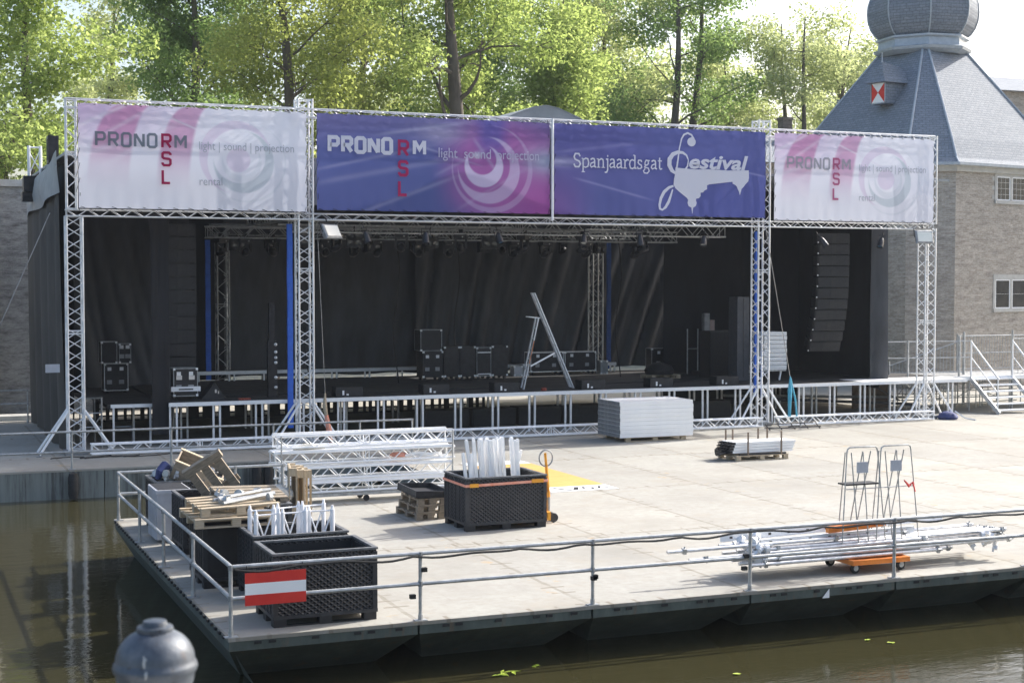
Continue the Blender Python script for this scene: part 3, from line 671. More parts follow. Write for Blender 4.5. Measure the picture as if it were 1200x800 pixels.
# lettering helpers: strokes as mitred ribbons on the sheet, in metres
LY=42.785
def stroke_mb(mb,pts,w,y):
    pts=[Vector((p[0],p[1])) for p in pts]; closed=(pts[0]-pts[-1]).length<1e-6
    if closed: pts=pts[:-1]
    n=len(pts); L_=[];Rr=[]
    for i in range(n):
        if closed: a=(pts[i]-pts[i-1]).normalized(); b_=(pts[(i+1)%n]-pts[i]).normalized()
        else:
            a=(pts[i]-pts[i-1]).normalized() if i>0 else (pts[1]-pts[0]).normalized(); b_=(pts[i+1]-pts[i]).normalized() if i<n-1 else a
        ww=w[i] if hasattr(w,'__len__') else w
        na=Vector((-a.y,a.x)); nb=Vector((-b_.y,b_.x)); m=(na+nb)
        if m.length<.2: m=na
        m.normalize(); k=min(1/max(m.dot(na),.35),2.2)
        L_.append(pts[i]+m*ww/2*k); Rr.append(pts[i]-m*ww/2*k)
    vs=[(p.x,y,p.y) for p in L_]+[(p.x,y,p.y) for p in Rr]
    rg=range(n if closed else n-1)
    fs=[(i,n+i,n+(i+1)%n,(i+1)%n) for i in rg]
    mb.add(vs,fs)
GL={ # squarish capitals, unit cell: width given, height 1
'P':(.62,[[(0,0),(0,1),(.5,1),(.62,.88),(.62,.58),(.5,.46),(.07,.46)]]),
'R':(.62,[[(0,0),(0,1),(.5,1),(.62,.88),(.62,.60),(.5,.48),(.07,.48)],[(.33,.42),(.62,0)]]),
'O':(.62,[[(.12,0),(.0,.12),(0,.88),(.12,1),(.5,1),(.62,.88),(.62,.12),(.5,0),(.12,0)]]),
'N':(.64,[[(0,0),(0,1)],[(.64,0),(.64,1)],[(.03,.98),(.61,.02)]]),
'M':(.78,[[(0,0),(0,1)],[(.78,0),(.78,1)],[(.03,.97),(.39,.36),(.75,.97)]]),
'S':(.60,[[(.6,.80),(.6,.9),(.5,1),(.1,1),(0,.9),(0,.64),(.1,.54),(.5,.50),(.6,.42),(.6,.12),(.5,0),(.1,0),(0,.12),(0,.22)]]),
'L':(.56,[[(0,1),(0,0),(.56,0)]])}
def caps(text,x,z,h,w,gap,parent,mat,name='lettering'):
    mb=MB(); hh=h-w; kx=hh*1.02; i=0
    for ch in text:
        gw,ss=GL[ch]
        for st in ss:
            stroke_mb(mb,[(x+w/2+p*kx,z+w/2+q*hh) for p,q in st],w,LY-.001*(i%3)); i+=1
        x+=gw*kx+w+gap
    mb.build(name,mat,parent); return x-gap
def text_mesh(body,x,z,size,parent,mat,width=None,shear=0,off=0,name='lettering'):
    cu=bpy.data.curves.new('lettering','FONT'); cu.body=body; cu.size=size; cu.shear=shear; cu.offset=off; cu.fill_mode='FRONT'; cu.resolution_u=3
    o=bpy.data.objects.new('lettering_source',cu); COL.objects.link(o); bpy.context.view_layer.update()
    dg=bpy.context.evaluated_depsgraph_get(); me=bpy.data.meshes.new_from_object(o.evaluated_get(dg)); bpy.data.objects.remove(o)
    xs=[v.co.x for v in me.vertices]; k=(width/(max(xs)-min(xs))) if width else 1; x0=min(xs)
    for v in me.vertices: v.co=Vector((x+(v.co.x-x0)*k,LY,z+v.co.y))
    me.materials.clear(); me.materials.append(M[mat]); q=bpy.data.objects.new(name,me); COL.objects.link(q); q.parent=parent; q.location=-parent.location; return q
# banner 1 and 4 (white), 2 (blue), 3 (festival)
M['inkfaded']=ink('faded_grey_lettering',(.42,.42,.47)); M['inkredfaded']=ink('faded_red_lettering',(.50,.16,.28))
def pron_white(x0,x1,label,dim):
    b=banner(x0,x1,6.76,9.60,art_white,'sponsor_banner',label)
    k=(x1-x0)/6.35; X=lambda a:x0+(a-4.88)*k
    xr=caps('PRONO',X(5.32),8.43,.42,.07,.055,b,'inkgrey' if not dim else 'inkfaded')
    ri='inkredfaded' if dim else 'inkred'
    caps('R',X(7.10),8.43,.42,.07,.05,b,ri); caps('M',X(7.46),8.43,.42,.07,.05,b,'inkfaded' if dim else 'inkgrey')
    caps('S',X(7.10),7.94,.42,.07,.05,b,ri); caps('L',X(7.10),7.45,.42,.07,.05,b,ri)
    text_mesh('light | sound | projection',X(8.15),8.44,.33,b,'inkpale',width=2.70*k)
    text_mesh('rental',X(8.15),7.45,.33,b,'inkpale',width=.64*k)
pron_white(4.88,11.24,'white and pink banner with grey lettering at the left end of the header',0)
pron_white(26.9,33.26,'white and pink banner with grey lettering at the right end of the header',1)
b=banner(11.54,18.88,6.82,9.60,art_blue,'sponsor_banner','blue and purple banner with bold white lettering and a pale swirl')
caps('PRONO',11.85,8.46,.52,.115,.03,b,'inkwhite')
caps('M',14.44,8.46,.50,.10,.05,b,'inkwhite')
caps('R',13.98,8.42,.5,.085,.05,b,'inkpink'); caps('S',13.98,7.84,.48,.085,.05,b,'inkpink'); caps('L',13.98,7.26,.48,.085,.05,b,'inkpink')
text_mesh('light',15.25,8.44,.42,b,'inklilac',width=.60); text_mesh('sound',16.06,8.44,.42,b,'inklilac',width=.86); text_mesh('projection',17.14,8.44,.42,b,'inklilac',width=1.36)
b=banner(19.03,26.56,6.82,9.60,art_navy,'festival_banner','navy blue banner with the white festival lettering and skyline silhouette',wr=.02)
# serif lettering "Spanjaardsgat": strokes with slab serifs (x height .28, cap .42)
SG={'S':(.27,[([(.22,.33),(.18,.41),(.06,.41),(.02,.32),(.05,.24),(.19,.18),(.23,.10),(.18,.01),(.06,.01),(.01,.10)],.045)]),
'p':(.27,[([(.05,-.14),(.05,.27)],.042),([(.0,.27),(.05,.27)],.025),([(.0,-.14),(.11,-.14)],.028),([(.07,.24),(.14,.28),(.21,.26),(.24,.14),(.21,.03),(.13,0),(.07,.02)],.040)]),
'a':(.24,[([(.03,.24),(.09,.28),(.15,.27),(.17,.21),(.17,.03),(.22,.01)],.042),([(.15,.17),(.05,.13),(.02,.06),(.06,.01),(.15,.05)],.036)]),
'n':(.29,[([(.06,.0),(.06,.27)],.042),([(.0,.27),(.06,.27)],.025),([(.0,.01),(.12,.01)],.025),([(.08,.23),(.15,.28),(.21,.25),(.22,.18),(.22,.02)],.040),([(.16,.01),(.28,.01)],.025)]),
'j':(.13,[([(.02,.27),(.08,.27),(.08,-.06),(.05,-.13),(-.02,-.14)],.042),([(.06,.37),(.10,.37)],.05)]),
'r':(.20,[([(.06,0),(.06,.27)],.042),([(.0,.27),(.06,.27)],.025),([(.0,.01),(.13,.01)],.025),([(.08,.22),(.13,.28),(.19,.26)],.042)]),
'd':(.28,[([(.20,.42),(.20,.02),(.26,.01)],.042),([(.14,.42),(.20,.42)],.025),([(.18,.25),(.11,.28),(.04,.24),(.02,.13),(.05,.02),(.12,.0),(.18,.04)],.040)]),
's':(.21,[([(.16,.22),(.13,.27),(.05,.27),(.03,.20),(.07,.15),(.14,.12),(.16,.05),(.11,.01),(.03,.01),(.01,.07)],.038)]),
'g':(.26,[([(.06,.20),(.10,.28),(.17,.27),(.18,.17),(.12,.12),(.06,.14),(.06,.20)],.036),([(.17,.27),(.23,.27)],.03),([(.08,.12),(.05,.06),(.18,.03),(.21,-.06),(.14,-.13),(.04,-.12),(.01,-.06),(.07,.02)],.034)]),
't':(.18,[([(.07,.37),(.07,.05),(.10,.01),(.16,.03)],.042),([(.01,.27),(.15,.27)],.03)])}
mb=MB(); xx=19.66; word='Spanjaardsgat'; tot=sum(SG[c][0] for c in word); kx=(22.76-19.66)/tot; i=0
for c in word:
    gw,ss=SG[c]
    for pts,w in ss: stroke_mb(mb,[(xx+p*kx,8.28+q*1.0) for p,q in pts],w*1.12,LY-.001*(i%4)); i+=1
    xx+=gw*kx
mb.build('lettering','inkwhite',b)
# points read in metres on the sheet
def FZ(X,Y): return (23.18+(X-600)*.00778, 8.31-(Y-395)*.00690)
q=text_mesh('estival',FZ(668,0)[0],FZ(0,388)[1],.62,b,'inkwhite',width=(947-668)*.00778,shear=.22,off=.018)
sil=[(604,388),(700,394),(760,391),(850,394),(950,390),(951,425),(948,442),(935,455),(926,468),(916,478),(913,490),(908,508),(903,490),(898,480),(893,468),(885,460),(873,455),(872,446),(840,450),(762,461),(752,466),(752,484),(740,490),(733,499),(722,500),(722,516),(714,526),(702,528),(700,535),(704,548),(700,562),(688,570),(686,582),(684,600),(681,582),(679,570),(666,563),(661,548),(664,535),(658,526),(640,512),(622,498),(604,482),(596,466),(598,440),(604,415)]
vs=[(FZ(*p)[0],LY-.003,FZ(*p)[1]) for p in sil]
def tri_poly(vs):
    from mathutils.geometry import tessellate_polygon
    return [tuple(f) for f in tessellate_polygon([[Vector(v) for v in vs]])]
MB().add(vs,tri_poly(vs)).build('skyline_silhouette','inkwhite',b)
mb=MB()
def ST_(pts,w,i): stroke_mb(mb,[FZ(*p) for p in pts],[x*.0075 for x in w] if hasattr(w,'__len__') else w*.0075,LY-.005-.001*i)
ST_([(596,472),(575,480),(553,500),(538,530),(532,560),(534,578),(545,583),(560,570),(574,545),(584,515),(592,488)],[8,12,14,13,11,9,7,12,13,10,6],0)
ST_([(609,398),(616,350),(622,300),(632,255),(643,236),(660,228),(678,236),(688,255)],[9,7,6,7,8,8,8,10],1)
def disc(cx,cy,r,i):
    c=FZ(cx,cy); mb.add([(c[0]+r*math.cos(a)*.0078,LY-.005-.001*i,c[1]+r*math.sin(a)*.0072) for a in [k*math.pi/8 for k in range(16)]],[tuple(range(16))])
disc(678,268,20,2)
ST_([(664,352),(655,330),(638,319),(615,317),(592,328),(577,350),(576,378),(588,402),(606,416)],[5,8,11,14,18,20,20,17,9],3)
ST_([(664,352),(660,380),(648,398)],[5,7,9],4)
mb.build('treble_clef_initial','inkwhite',b)
# ---------------------------------------------------------------- base truss in front of the stage
for i,(x0,x1,lab) in enumerate(((5.1,11.0,'low truss lying along the stage foot between the far left tower and the blue strip'),(11.3,26.3,'long low truss lying along the stage foot behind the white panel pile'),(26.9,33.1,'low truss lying along the stage foot between the two right towers'))):
    truss_thing('base_truss',lab,'truss',(x0,42.6,.19),(x1,42.6,.19),s=.30,h=.26,rc=.026,rb=.014,step=.34,group='trusses lying along the stage foot',mat='aluwhite')
# ---------------------------------------------------------------- roof, cloths
t=thing('stage_roof','grey gabled tarpaulin roof of the stage peeking above the dark blue banners','roof',(19.1,50,8))
rp=[(11.2,8.30),(13,8.55),(15,8.9),(17,9.45),(18.0,9.92),(18.7,10.18),(19.1,10.24),(19.5,10.18),(20.2,9.92),(21.2,9.45),(23.2,8.9),(25.2,8.55),(27.0,8.30)]
mb=MB()
for i in range(len(rp)-1):
    (a,za),(b_,zb)=rp[i],rp[i+1]
    mb.add([(a,43.6,za),(b_,43.6,zb),(b_,56.4,zb),(a,56.4,za),(a,43.6,za-.03),(b_,43.6,zb-.03),(b_,56.4,zb-.03),(a,56.4,za-.03)],[(0,1,2,3),(7,6,5,4),(0,4,5,1),(3,2,6,7)])
mb.build('tarpaulin','tarp',t)
mb=MB(); pts=[(a,43.62,z-.03) for a,z in rp]+[(27.0,43.62,7.0),(11.2,43.62,7.0)]; mb.add(pts,[tuple(range(len(pts)))]); mb.build('gable_cloth','tarp',t)
t=thing('wing_roof','flat dark tarpaulin roof over the left wing of the stage','roof',(8,50,8.3)); MB().box(4.6,11.1,43.7,54.5,8.25,8.33).build('tarpaulin','tarp',t)
t=thing('wing_roof','flat dark tarpaulin roof over the right wing of the stage','roof',(31,50,8.3)); MB().box(27.1,34.6,43.7,53.5,8.25,8.33).build('tarpaulin','tarp',t)
def curtain(name,label,p0,p1,z0,z1,mat,amp=.12,f=3.0,seed=0,diag=0,cat='curtain',lean=None,mb_only=False):
    p0=Vector(p0);p1=Vector(p1); d=p1-p0; L_=d.length; nrm=Vector((-d.y,d.x)).normalized(); nx=max(8,int(L_*(9 if f<5 else 18))); nz=20
    rr=np.random.default_rng(seed); ph_=rr.uniform(0,6.28,4); fr=f*rr.uniform(.7,1.5,4)
    V=[]
    for j in range(nz+1):
        v=j/nz
        for i in range(nx+1):
            u=i/nx*L_; uu=u+diag*(1-v)*(z1-z0)*(.3+.7*u/L_)
            if f<5: a=sum(math.sin(uu*fr[k]+ph_[k]+.4*math.sin(v*3+k))*(.5 if k else .8) for k in range(4))*amp*(.25+.75*(1-v)**.7)
            else: a=sum((1-2*abs(math.sin(.5*(uu*fr[k]+ph_[k]+.5*math.sin(v*3+k))))**.6)*(.6 if k else 1.0) for k in range(3))*amp*(.35+.65*(1-v)**.6)
            z=z0+(z1-z0)*v
            le=(lean or (0,0)); ox=le[0]*(1-v)**1.6; oy=le[1]*(1-v)**1.6
            q=p0+d*(i/nx)+nrm*a*.6; V.append((q.x+ox,q.y+oy,z-(.03*math.sin(uu*2)if j==0 else 0)))
    n1=nx+1; Fc=[(j*n1+i,j*n1+i+1,(j+1)*n1+i+1,(j+1)*n1+i) for j in range(nz) for i in range(nx)]
    mb=MB().add(V,Fc)
    if mb_only: return mb
    o=mb.build(name,mat,None,True); props(o,label,cat); return o
curtain('backdrop','dark grey backdrop cloth across the back of the main stage','x' and (11.2,55.9),(27.0,55.9),1.22,7.85,'backdrop',.045,5.5,3,diag=.45)
c=curtain('gathered_curtain','black gathered curtain hanging in diagonal folds behind the leaning step ladder',(18.8,55.5),(29.8,55.2),1.3,8.1,'backdrop',.15,8.0,5,diag=.42)
curtain('wing_curtain','lighter black cloth hanging behind the rack cases in the left wing',(5.3,52.2),(9.6,52.6),1.0,8.2,'backdrop',.12,5.2,6,diag=-.25,lean=(.3,0))
curtain('wing_curtain','black cloth at the back of the right wing behind the curved speaker array',(27.2,51.0),(33.2,51.0),.0,8.2,'curtain',.12,1.8,8)
curtain('wing_curtain','tall black cloth hiding the right end of the main stage behind the lift',(28.7,52.5),(31.5,50.2),1.2,8.2,'curtain',.06,1.6,9)
curtain('leg_curtain','narrow black cloth hanging down past the stage edge left of the rack trunk',(7.0,44.35),(7.55,44.5),.35,8.1,'curtain',.12,9,11)
curtain('side_cloth','black cloth closing the right side of the stage beside the brick tower',(33.25,45.6),(33.2,51.2),.9,8.2,'curtain',.14,3.2,12)
curtain('side_cloth','loose black cloth bunched at the right end of the stage',(32.55,45.4),(33.2,45.45),1.27,8.1,'backdrop',.20,5.2,13)
curtain('side_cloth','brown grey net cloth down the left side of the stage outside the far left tower',(4.42,53.1),(4.46,43.7),.05,7.9,'sidecloth',.14,2.2,14,lean=(.12,0))
curtain('side_cloth','black cloth lining just inside the far left truss tower',(4.75,51.5),(4.9,44.0),1.0,8.2,'curtain',.08,2.2,15)
curtain('backdrop','black cloth at the very back of the left wing',(4.8,53.8),(11.2,54.4),1.2,8.3,'curtain',.05,1.6,16)
# dark underside skirt at rear of stage with gaps where daylight shows
t=thing('slatted_fence','low slatted screen under the back of the stage with daylight in its gaps','fence',(14,52.7,0))
mb=MB()
x=6.4
while x<20.5:
    w_=random.choice((.10,.14,.2,.12)); 
    if 9.4<x<12.6 and random.random()<.6: w_+=.3
    mb.box(x,x+w_,52.7,52.74,0,SZ-.1); x+=w_+random.uniform(.10,.22)
for z0,z1 in ((0,.06),(.17,.22),(.42,.46),(.75,SZ-.1)): mb.box(6.4,20.5,52.745,52.77,z0,z1)
mb.build('slats','black',t)
# tarp flap outside the left wing roof
mb=MB(); n=14; V=[]
for i in range(n+1):
    u=i/n; y=53.1-u*10.2; zt=7.75+.55*u+.03*math.sin(u*9); zb=6.82+.35*u**.7+.10*math.sin(u*7+1)*(1-u)
    V+= [(4.36+.05*math.sin(u*11),y,zt),(4.30+.07*math.sin(u*8+1),y,(zt+zb)/2),(4.33+.06*math.sin(u*12+2),y,zb)]
mb.add(V,[(i*3+k,(i+1)*3+k,(i+1)*3+k+1,i*3+k+1) for i in range(n) for k in (0,1)])
props(mb.build('tarp_flap','tarp',None,True),'grey tarpaulin flap hanging over the left side of the stage roof edge','tarpaulin')
# ---------------------------------------------------------------- rear towers, blue strips, rigging
for x,lab in ((11.1,'grey truss tower at the back left of the stage beside a dark blue strip'),(25.87,'thin truss tower at the back of the stage behind the step ladder')):
    truss_thing('rear_tower',lab,'truss tower',(x,54.2,SZ),(x,54.2,6.5),s=.42,rc=.035,rb=.014,step=.4,mat='galv',group='truss towers at the back of the stage')
def strip(x,y,z0,z1,w,mat,lab):
    mb=MB(); n=24
    for i in range(n):
        za,zb=z0+(z1-z0)*i/n,z0+(z1-z0)*(i+1)/n
        mb.box(x-w/2+.004*math.sin(i),x+w/2+.004*math.sin(i*1.3),y-.045,y+.045,za,zb-.003)
    props(mb.build('cable_cover',mat,None),lab,'cable cover','tall blue strips hanging beside the towers')
strip(11.03,44.05,.42,6.45,.16,'blue','bright blue strip hanging left of the second truss tower')
strip(26.66,43.50,.95,6.4,.13,'blue','blue strip running up inside the third truss tower')
strip(10.42,53.3,1.3,6.2,.17,'blue','dark blue strip hanging behind the tall line array in the left wing')
strip(26.35,54.0,1.3,6.3,.16,'midblue','dark blue strip at the back right of the stage behind the step ladder')
for k,(y,x0,x1,z,lab) in enumerate(((45.6,11.4,26.6,6.45,'front lighting truss hanging just behind the header'),(49.4,9.6,26.8,6.35,'middle lighting truss hanging over the stage with moving heads'),(53.2,10.5,26.8,6.55,'rear lighting truss hanging near the backdrop'))):
    truss_thing('lighting_truss',lab,'truss',(x0,y,z),(x1,y,z),s=.36,rc=.03,rb=.014,step=.4,mat='galv',group='lighting trusses under the stage roof')
for x in (11.9,26.2): truss_thing('lighting_truss','cross truss joining the lighting trusses %s'%('at the left' if x<19 else 'at the right'),'truss',(x,45.9,6.85),(x,53.0,6.85),s=.3,rc=.025,rb=.012,step=.4,mat='galv',group='lighting trusses under the stage roof')
# guy wires
def wire(name,label,pts,r,mat,cat): props(MB().path(pts,r,5).build(name,mat,None,True),label,cat)
wire('guy_wire','steel guy wire running from the top of the left tower down to the left quay',[(4.1,42.6,6.6),(1.2,42.3,.0)],.013,'cable','wire')
wire('guy_wire','steel guy wire hanging beside the second truss tower above the orange strap',[(11.45,42.5,6.45),(11.62,42.35,1.55)],.010,'cable','wire')
wire('guy_wire','steel guy wire slanting right from the third truss tower to the turquoise strap',[(26.5,42.7,6.5),(27.28,42.4,1.62)],.013,'cable','wire')
t=thing('ratchet_strap','faded orange strap bundle hanging under the wire at the second truss tower','strap',(11.62,42.35,0))
MB().path([(11.62,42.34,1.56),(11.60,42.33,1.2),(11.64,42.3,.9)],[.02,.07,.05],8).build('webbing','wood',t,True); MB().path([(11.64,42.3,.92),(11.72,42.28,.45),(11.78,42.25,.02)],[.06,.085,.05],8).build('lower_webbing','pink',t,True)
t=thing('ratchet_strap','turquoise strap hanging in two strands under the slanting wire','strap',(27.3,42.4,0))
MB().path([(27.28,42.39,1.66),(27.26,42.37,1.2),(27.22,42.33,.35)],[.02,.075,.05],8).path([(27.30,42.39,1.6),(27.46,42.36,.9),(27.5,42.33,.35)],[.02,.03,.03],6).build('webbing','turq',t,True)
MB().tube((27.6,42.3,.35),(27.62,42.28,-.0+.01),.03,8).build('tail','galv',t)
props(MB().lathe([(0,0.003),(.32,.003),(.36,.08),(.28,.2),(.12,.27),(0,.27)],(33.85,42.7,0),9).build('cloth_bag','darkblue',None,True),'crumpled blue bag on the deck at the foot of the far right tower','bag')
wire('strap_tail','pale strap tail trailing over the blue bag by the far right tower',[(33.95,42.45,.3),(34.2,42.2,.06),(34.4,41.9,.02)],.025,'white','strap')
# ================================================================ THINGS ON THE PONTOON
def bin_parts(t,w,d,h,m='lattice',rim='black'):
    """open pallet bin in local space, corner at the origin"""
    b=MB(); th=.035; z0=.16
    b.box(0,w,0,th,z0,h-.031).box(0,w,d-th,d,z0,h-.031).box(0,th,th,d-th,z0,h-.031).box(w-th,w,th,d-th,z0,h-.031)
    wl=b.build('wall',m,t)
    MB().box(th,w-th,th,d-th,z0,z0+.03).build('bin_floor','black',t)
    MB().box(th,w-th,th,th+.006,z0+.03,h-.065).box(th,w-th,d-th-.006,d-th,z0+.03,h-.065).box(th,th+.006,th+.007,d-th-.007,z0+.03,h-.065).box(w-th-.006,w-th,th+.007,d-th-.007,z0+.03,h-.065).build('liner','black',t)
    r=MB()
    o=.02
    r.box(-o,w+o,-o,th+.01,h-.03,h).box(-o,w+o,d-th-.01,d+o,h-.03,h).box(-o,th+.01,th+.01,d-th-.01,h-.03,h).box(w-th-.01,w+o,th+.01,d-th-.01,h-.03,h)
    r.build('rim','rimgrey',t)
    c=MB()
    for x in (-.012,w-.06):
        for y in (-.012,d-.06): c.box(x,x+.072,y,y+.072,z0,h-.061)
    c.box(-.015,w+.015,-.015,d+.015,z0-.05,z0+.0)
    n=6
    for k in range(1,n): c.box(-.01,0.0,d*k/n-.012,d*k/n+.012,z0,h-.062)
    c.build('corner_post','blackrim',t)
    f=MB()
    for x in (0,w/2-.09,w-.18):
        for y in (0,d/2-.08,d-.16): f.box(x,x+.18,y,y+.16,0,z0-.051)
    f.box(0,w,0.01,.10,.001,.02).box(0,w,d-.10,d-.01,.001,.02)
    f.build('pallet_foot','black',t)

def pbin(x,y,w,d,h,label,rz=0,m='lattice'):
    t=thing('pallet_bin',label,'bin',(x,y,0),rz,'plastic pallet bins on the pontoon',world=False); bin_parts(t,w,d,h,m); return t
pbin(4.88,20.50,1.48,1.1,1.03,'empty black plastic pallet bin nearest the front corner behind the striped sign')
pbin(5.00,22.2,1.43,1.12,1.0,'black pallet bin full of short white truss frames behind the empty bin')
pbin(4.50,23.52,1.25,1.12,.98,'black bin with two stacked pallets lying across its top',m='black')
pbin(5.05,25.15,1.25,1.1,1.02,'black bin holding slotted wooden boards behind the pallet topped bin')
pbin(4.74,26.6,1.25,1.1,1.0,'black bin with a grey three-slat pallet leaning out of it')
pbin(4.66,29.1,1.3,1.1,.98,'rearmost black bin by the rail corner, piled with clamps and a tilted wooden crate')
t=pbin(10.17,26.98,1.65,1.22,1.03,'big black pallet bin with an orange strap, full of standing white truss lengths')
t=thing('grey_crate','narrow light grey ribbed plastic crate between the rearmost bins','crate',(4.50,27.95,0),0,None,world=False)
MB().box(0,.62,0,.95,.06,.97).build('wall','greycase',t)
m_=MB()
for k in range(6): m_.box(-.02,-.001,.06+k*.15,.12+k*.15,.06,.97)
m_.box(-.02,.64,-.02,-.001,.90,.97); m_.build('rib','greycase',t); MB().box(.03,.59,.03,.92,.972,.98).build('lid','black',t)
# orange strap round the big bin
s_=MB(); x0,x1,y0,y1=10.17-.03,10.17+1.65+.03,26.98-.03,26.98+1.22+.03
z=.86
for a,b_ in (((x0,y0),(x1,y0)),((x1,y0),(x1,y1)),((x1,y1),(x0,y1)),((x0,y1),(x0,y0))): s_.bar((*a,z+.02 if a[0]==x0 else z+.05),(*b_,z+.02 if b_[0]==x0 else z+.05),.006,.05)
st=s_.build('tension_strap','pink',None); props(st,'faded orange strap tightened round the big black bin of white truss','strap')
MB().box(10.22,10.40,26.93,26.945,.85,.92).build('buckle','yelloworange',st); MB().box(11.5,11.75,26.93,26.945,.88,.95).build('buckle','yelloworange',st)
# standing white truss lengths
def white_frame(t,L,w,rungs,r=.028):
    MB().tube((0,0,0),(0,0,L),r,8).tube((0,0,L),(0,0,L+.06),r*.7,8,r*.45).build('leg','whiteplastic',t,True)
    MB().tube((w,0,0),(w,0,L),r,8).tube((w,0,L),(w,0,L+.06),r*.7,8,r*.45).build('leg','whiteplastic',t,True)
    b=MB()
    for k in range(rungs):
        za=L*(.08+k*.9/rungs); zb=L*(.08+(k+1)*.9/rungs); b.tube((0,0,za),(w,0,zb),.013,6,caps=False).tube((w,0,za),(0,0,zb),.013,6,caps=False); b.tube((0,0,zb),(w,0,zb),.013,6,caps=False)
    b.build('bracing','whiteplastic',t,True)
wf=None
for i in range(6):
    loc=(5.07+[0,.02,.42,.47,.84,.88][i],22.35+[.05,.55,.1,.62,.15,.7][i],.2); rz=R([6,-10,3,14,-6,9][i])
    if wf is None:
        wf=thing('small_truss','short white cross braced truss piece standing in the bin behind the empty one','truss',loc,rz,'white truss pieces standing in the second bin',world=False); white_frame(wf,1.10,.36,1,r=.036)
    else: dup(wf,loc=loc,rz=rz)
tl=None; rr=random.Random(3)
for i in range(24):
    if i<3: loc=(10.26+i*.10,27.1+.2*i,.2); lean=(R(-4),R(4-9*(i==1)+12*(i==2)*0),0); L_=1.28
    else: loc=(10.58+(i-3)*.047,27.15+rr.uniform(0,.8),.2); lean=(R(rr.uniform(-4,2)),R(rr.uniform(-7,-1)),R(rr.uniform(-5,5))); L_=1.5
    if i in (0,3):
        tl=thing('white_profile','white aluminium profile standing upright in the big black bin' if i else 'short white aluminium profile leaning at the left end of the big black bin','profile',loc,0,'white profiles standing in the big bin',world=False); tl.rotation_euler=lean
        MB().box(-.028,.028,-.028,.028,0,L_-.02).build('tube','aluwhite',tl); MB().box(-.02,.02,-.02,.02,L_-.02,L_).build('end_cap','aluwhite',tl)
    else: dup(tl,loc=loc,rot=lean)
t=thing('white_bar','white bar poking out of the right end of the big black bin','bar',(11.58,27.9,.3)); MB().bar((11.45,27.9,.4),(11.66,27.85,1.42),.08,.04).build('bar','white',t,False); 
# pallets
def pallet_local(t,w=1.2,d=.8,m='wood'):
    for k in range(5): y=k*(d-.12)/4; MB().box(0,w,y,y+.12,.122,.144).build('deck_board',m,t)
    for x in (0,w/2-.07,w-.14): MB().box(x,x+.14,0,d,.100,.1215).build('cross_board',m,t)
    for x in (0,w/2-.07,w-.14):
        for y in (0,d/2-.05,d-.10): MB().box(x,x+.14,y,y+.10,.0225,.0995).build('block',m,t)
    for y in (0,d/2-.05,d-.10): MB().box(0,w,y,y+.10,0.001,.022).build('bottom_board',m,t)
def pallet(loc,rot,label,w=1.2,d=.8,m='wood',group='wooden pallets on the pontoon'):
    t=thing('wooden_pallet',label,'pallet',loc,0,group,world=False); t.rotation_euler=rot; pallet_local(t,w,d,m); return t
pallet((4.30,23.15,1.0),(0,0,R(0)),'pale pallet lying lowest across the black bin top near the left rail',1.28,1.35)
pallet((4.42,23.25,1.15),(R(1.5),R(-1),R(3)),'second pallet lying on top of the pale one near the left rail',1.25,1.1,'wood')
t=thing('wooden_crate','weathered open wooden crate tilted on top of the rearmost bin','crate',(4.95,29.3,1.02),0,None,world=False); t.rotation_euler=(R(14),R(24),R(-14))
MB().box(0,.95,0,.03,0,.36).build('front_board','oldwood',t); MB().box(0,.95,.67,.70,0,.36).build('back_board','oldwood',t); MB().box(0,.03,.031,.669,0,.36).build('end_board','oldwood',t); MB().box(.92,.95,.031,.669,0,.36).build('end_board','oldwood',t); MB().box(.031,.919,.031,.669,0,.02).build('bottom','oldwood',t)
MB().box(-.02,.97,-.02,.05,.361,.385).build('rim_strip','wood',t); MB().box(-.02,.97,.65,.72,.361,.385).build('rim_strip','wood',t)
t=thing('wooden_pallet','grey weathered three-slat pallet leaning out of a bin','pallet',(5.25,27.0,.82),0,'wooden pallets on the pontoon',world=False); t.rotation_euler=(R(20),R(-32),R(-20))
for k in range(3): MB().box(.0+.26*k,.15+.26*k,0,.06,0,.62).build('slat','oldwood',t)
MB().box(-.04,.72,-.03,.09,.621,.76).build('cross_board','oldwood',t); MB().box(-.04,.72,.061,.09,.05,.17).build('cross_board','oldwood',t)
pallet((5.15,25.3,1.0),(R(8),R(2),R(4)),'old slotted pallet lying in the bin behind the pallet topped one',1.15,.8,'oldwood')
for k,lab in enumerate(('left of three pale pallets standing upright on end behind the white truss frames','middle of three pale pallets standing upright on end behind the white truss frames','right of three pale pallets standing upright on end behind the white truss frames')):
    pallet((6.62+.16*k,26.0+.1*k,.004),(0,R(-90),R(-12+5*k)),lab,1.50-.05*k+.03*(k==2),.75,'wood')
# small things piled on bins
rr=random.Random(11)
def coupler(loc,rot,label,g,mat='galv'):
    t=props(MB().lathe([(.05,-.03),(.075,-.03),(.075,.03),(.05,.03)],(0,0,0),10).tube((.06,0,-.02),(.16,0,-.02),.02,6).tube((-.06,0,0),(-.06,0,.09),.014,6).box(.05,.12,-.03,.03,-.03,.05).build('scaffold_clamp',mat,None,False),label,'clamp',g); t.location=loc; t.rotation_euler=rot; return t
c0=coupler((4.9,29.5,1.05),(0,.5,0),'steel scaffold clamp lying in the heap on the rearmost bin','clamps heaped on the rearmost bin')
for i in range(22): dup(c0,loc=(4.78+rr.random()*1.1,29.2+rr.random()*.9,.98+rr.random()*.16),rot=(rr.random()*3,rr.random()*3,rr.random()*3))
c1=coupler((4.9,24.3,1.35),(0,.5,0),'steel scaffold clamp lying on the pallets across the bin','clamps lying on the pallet topped bin')
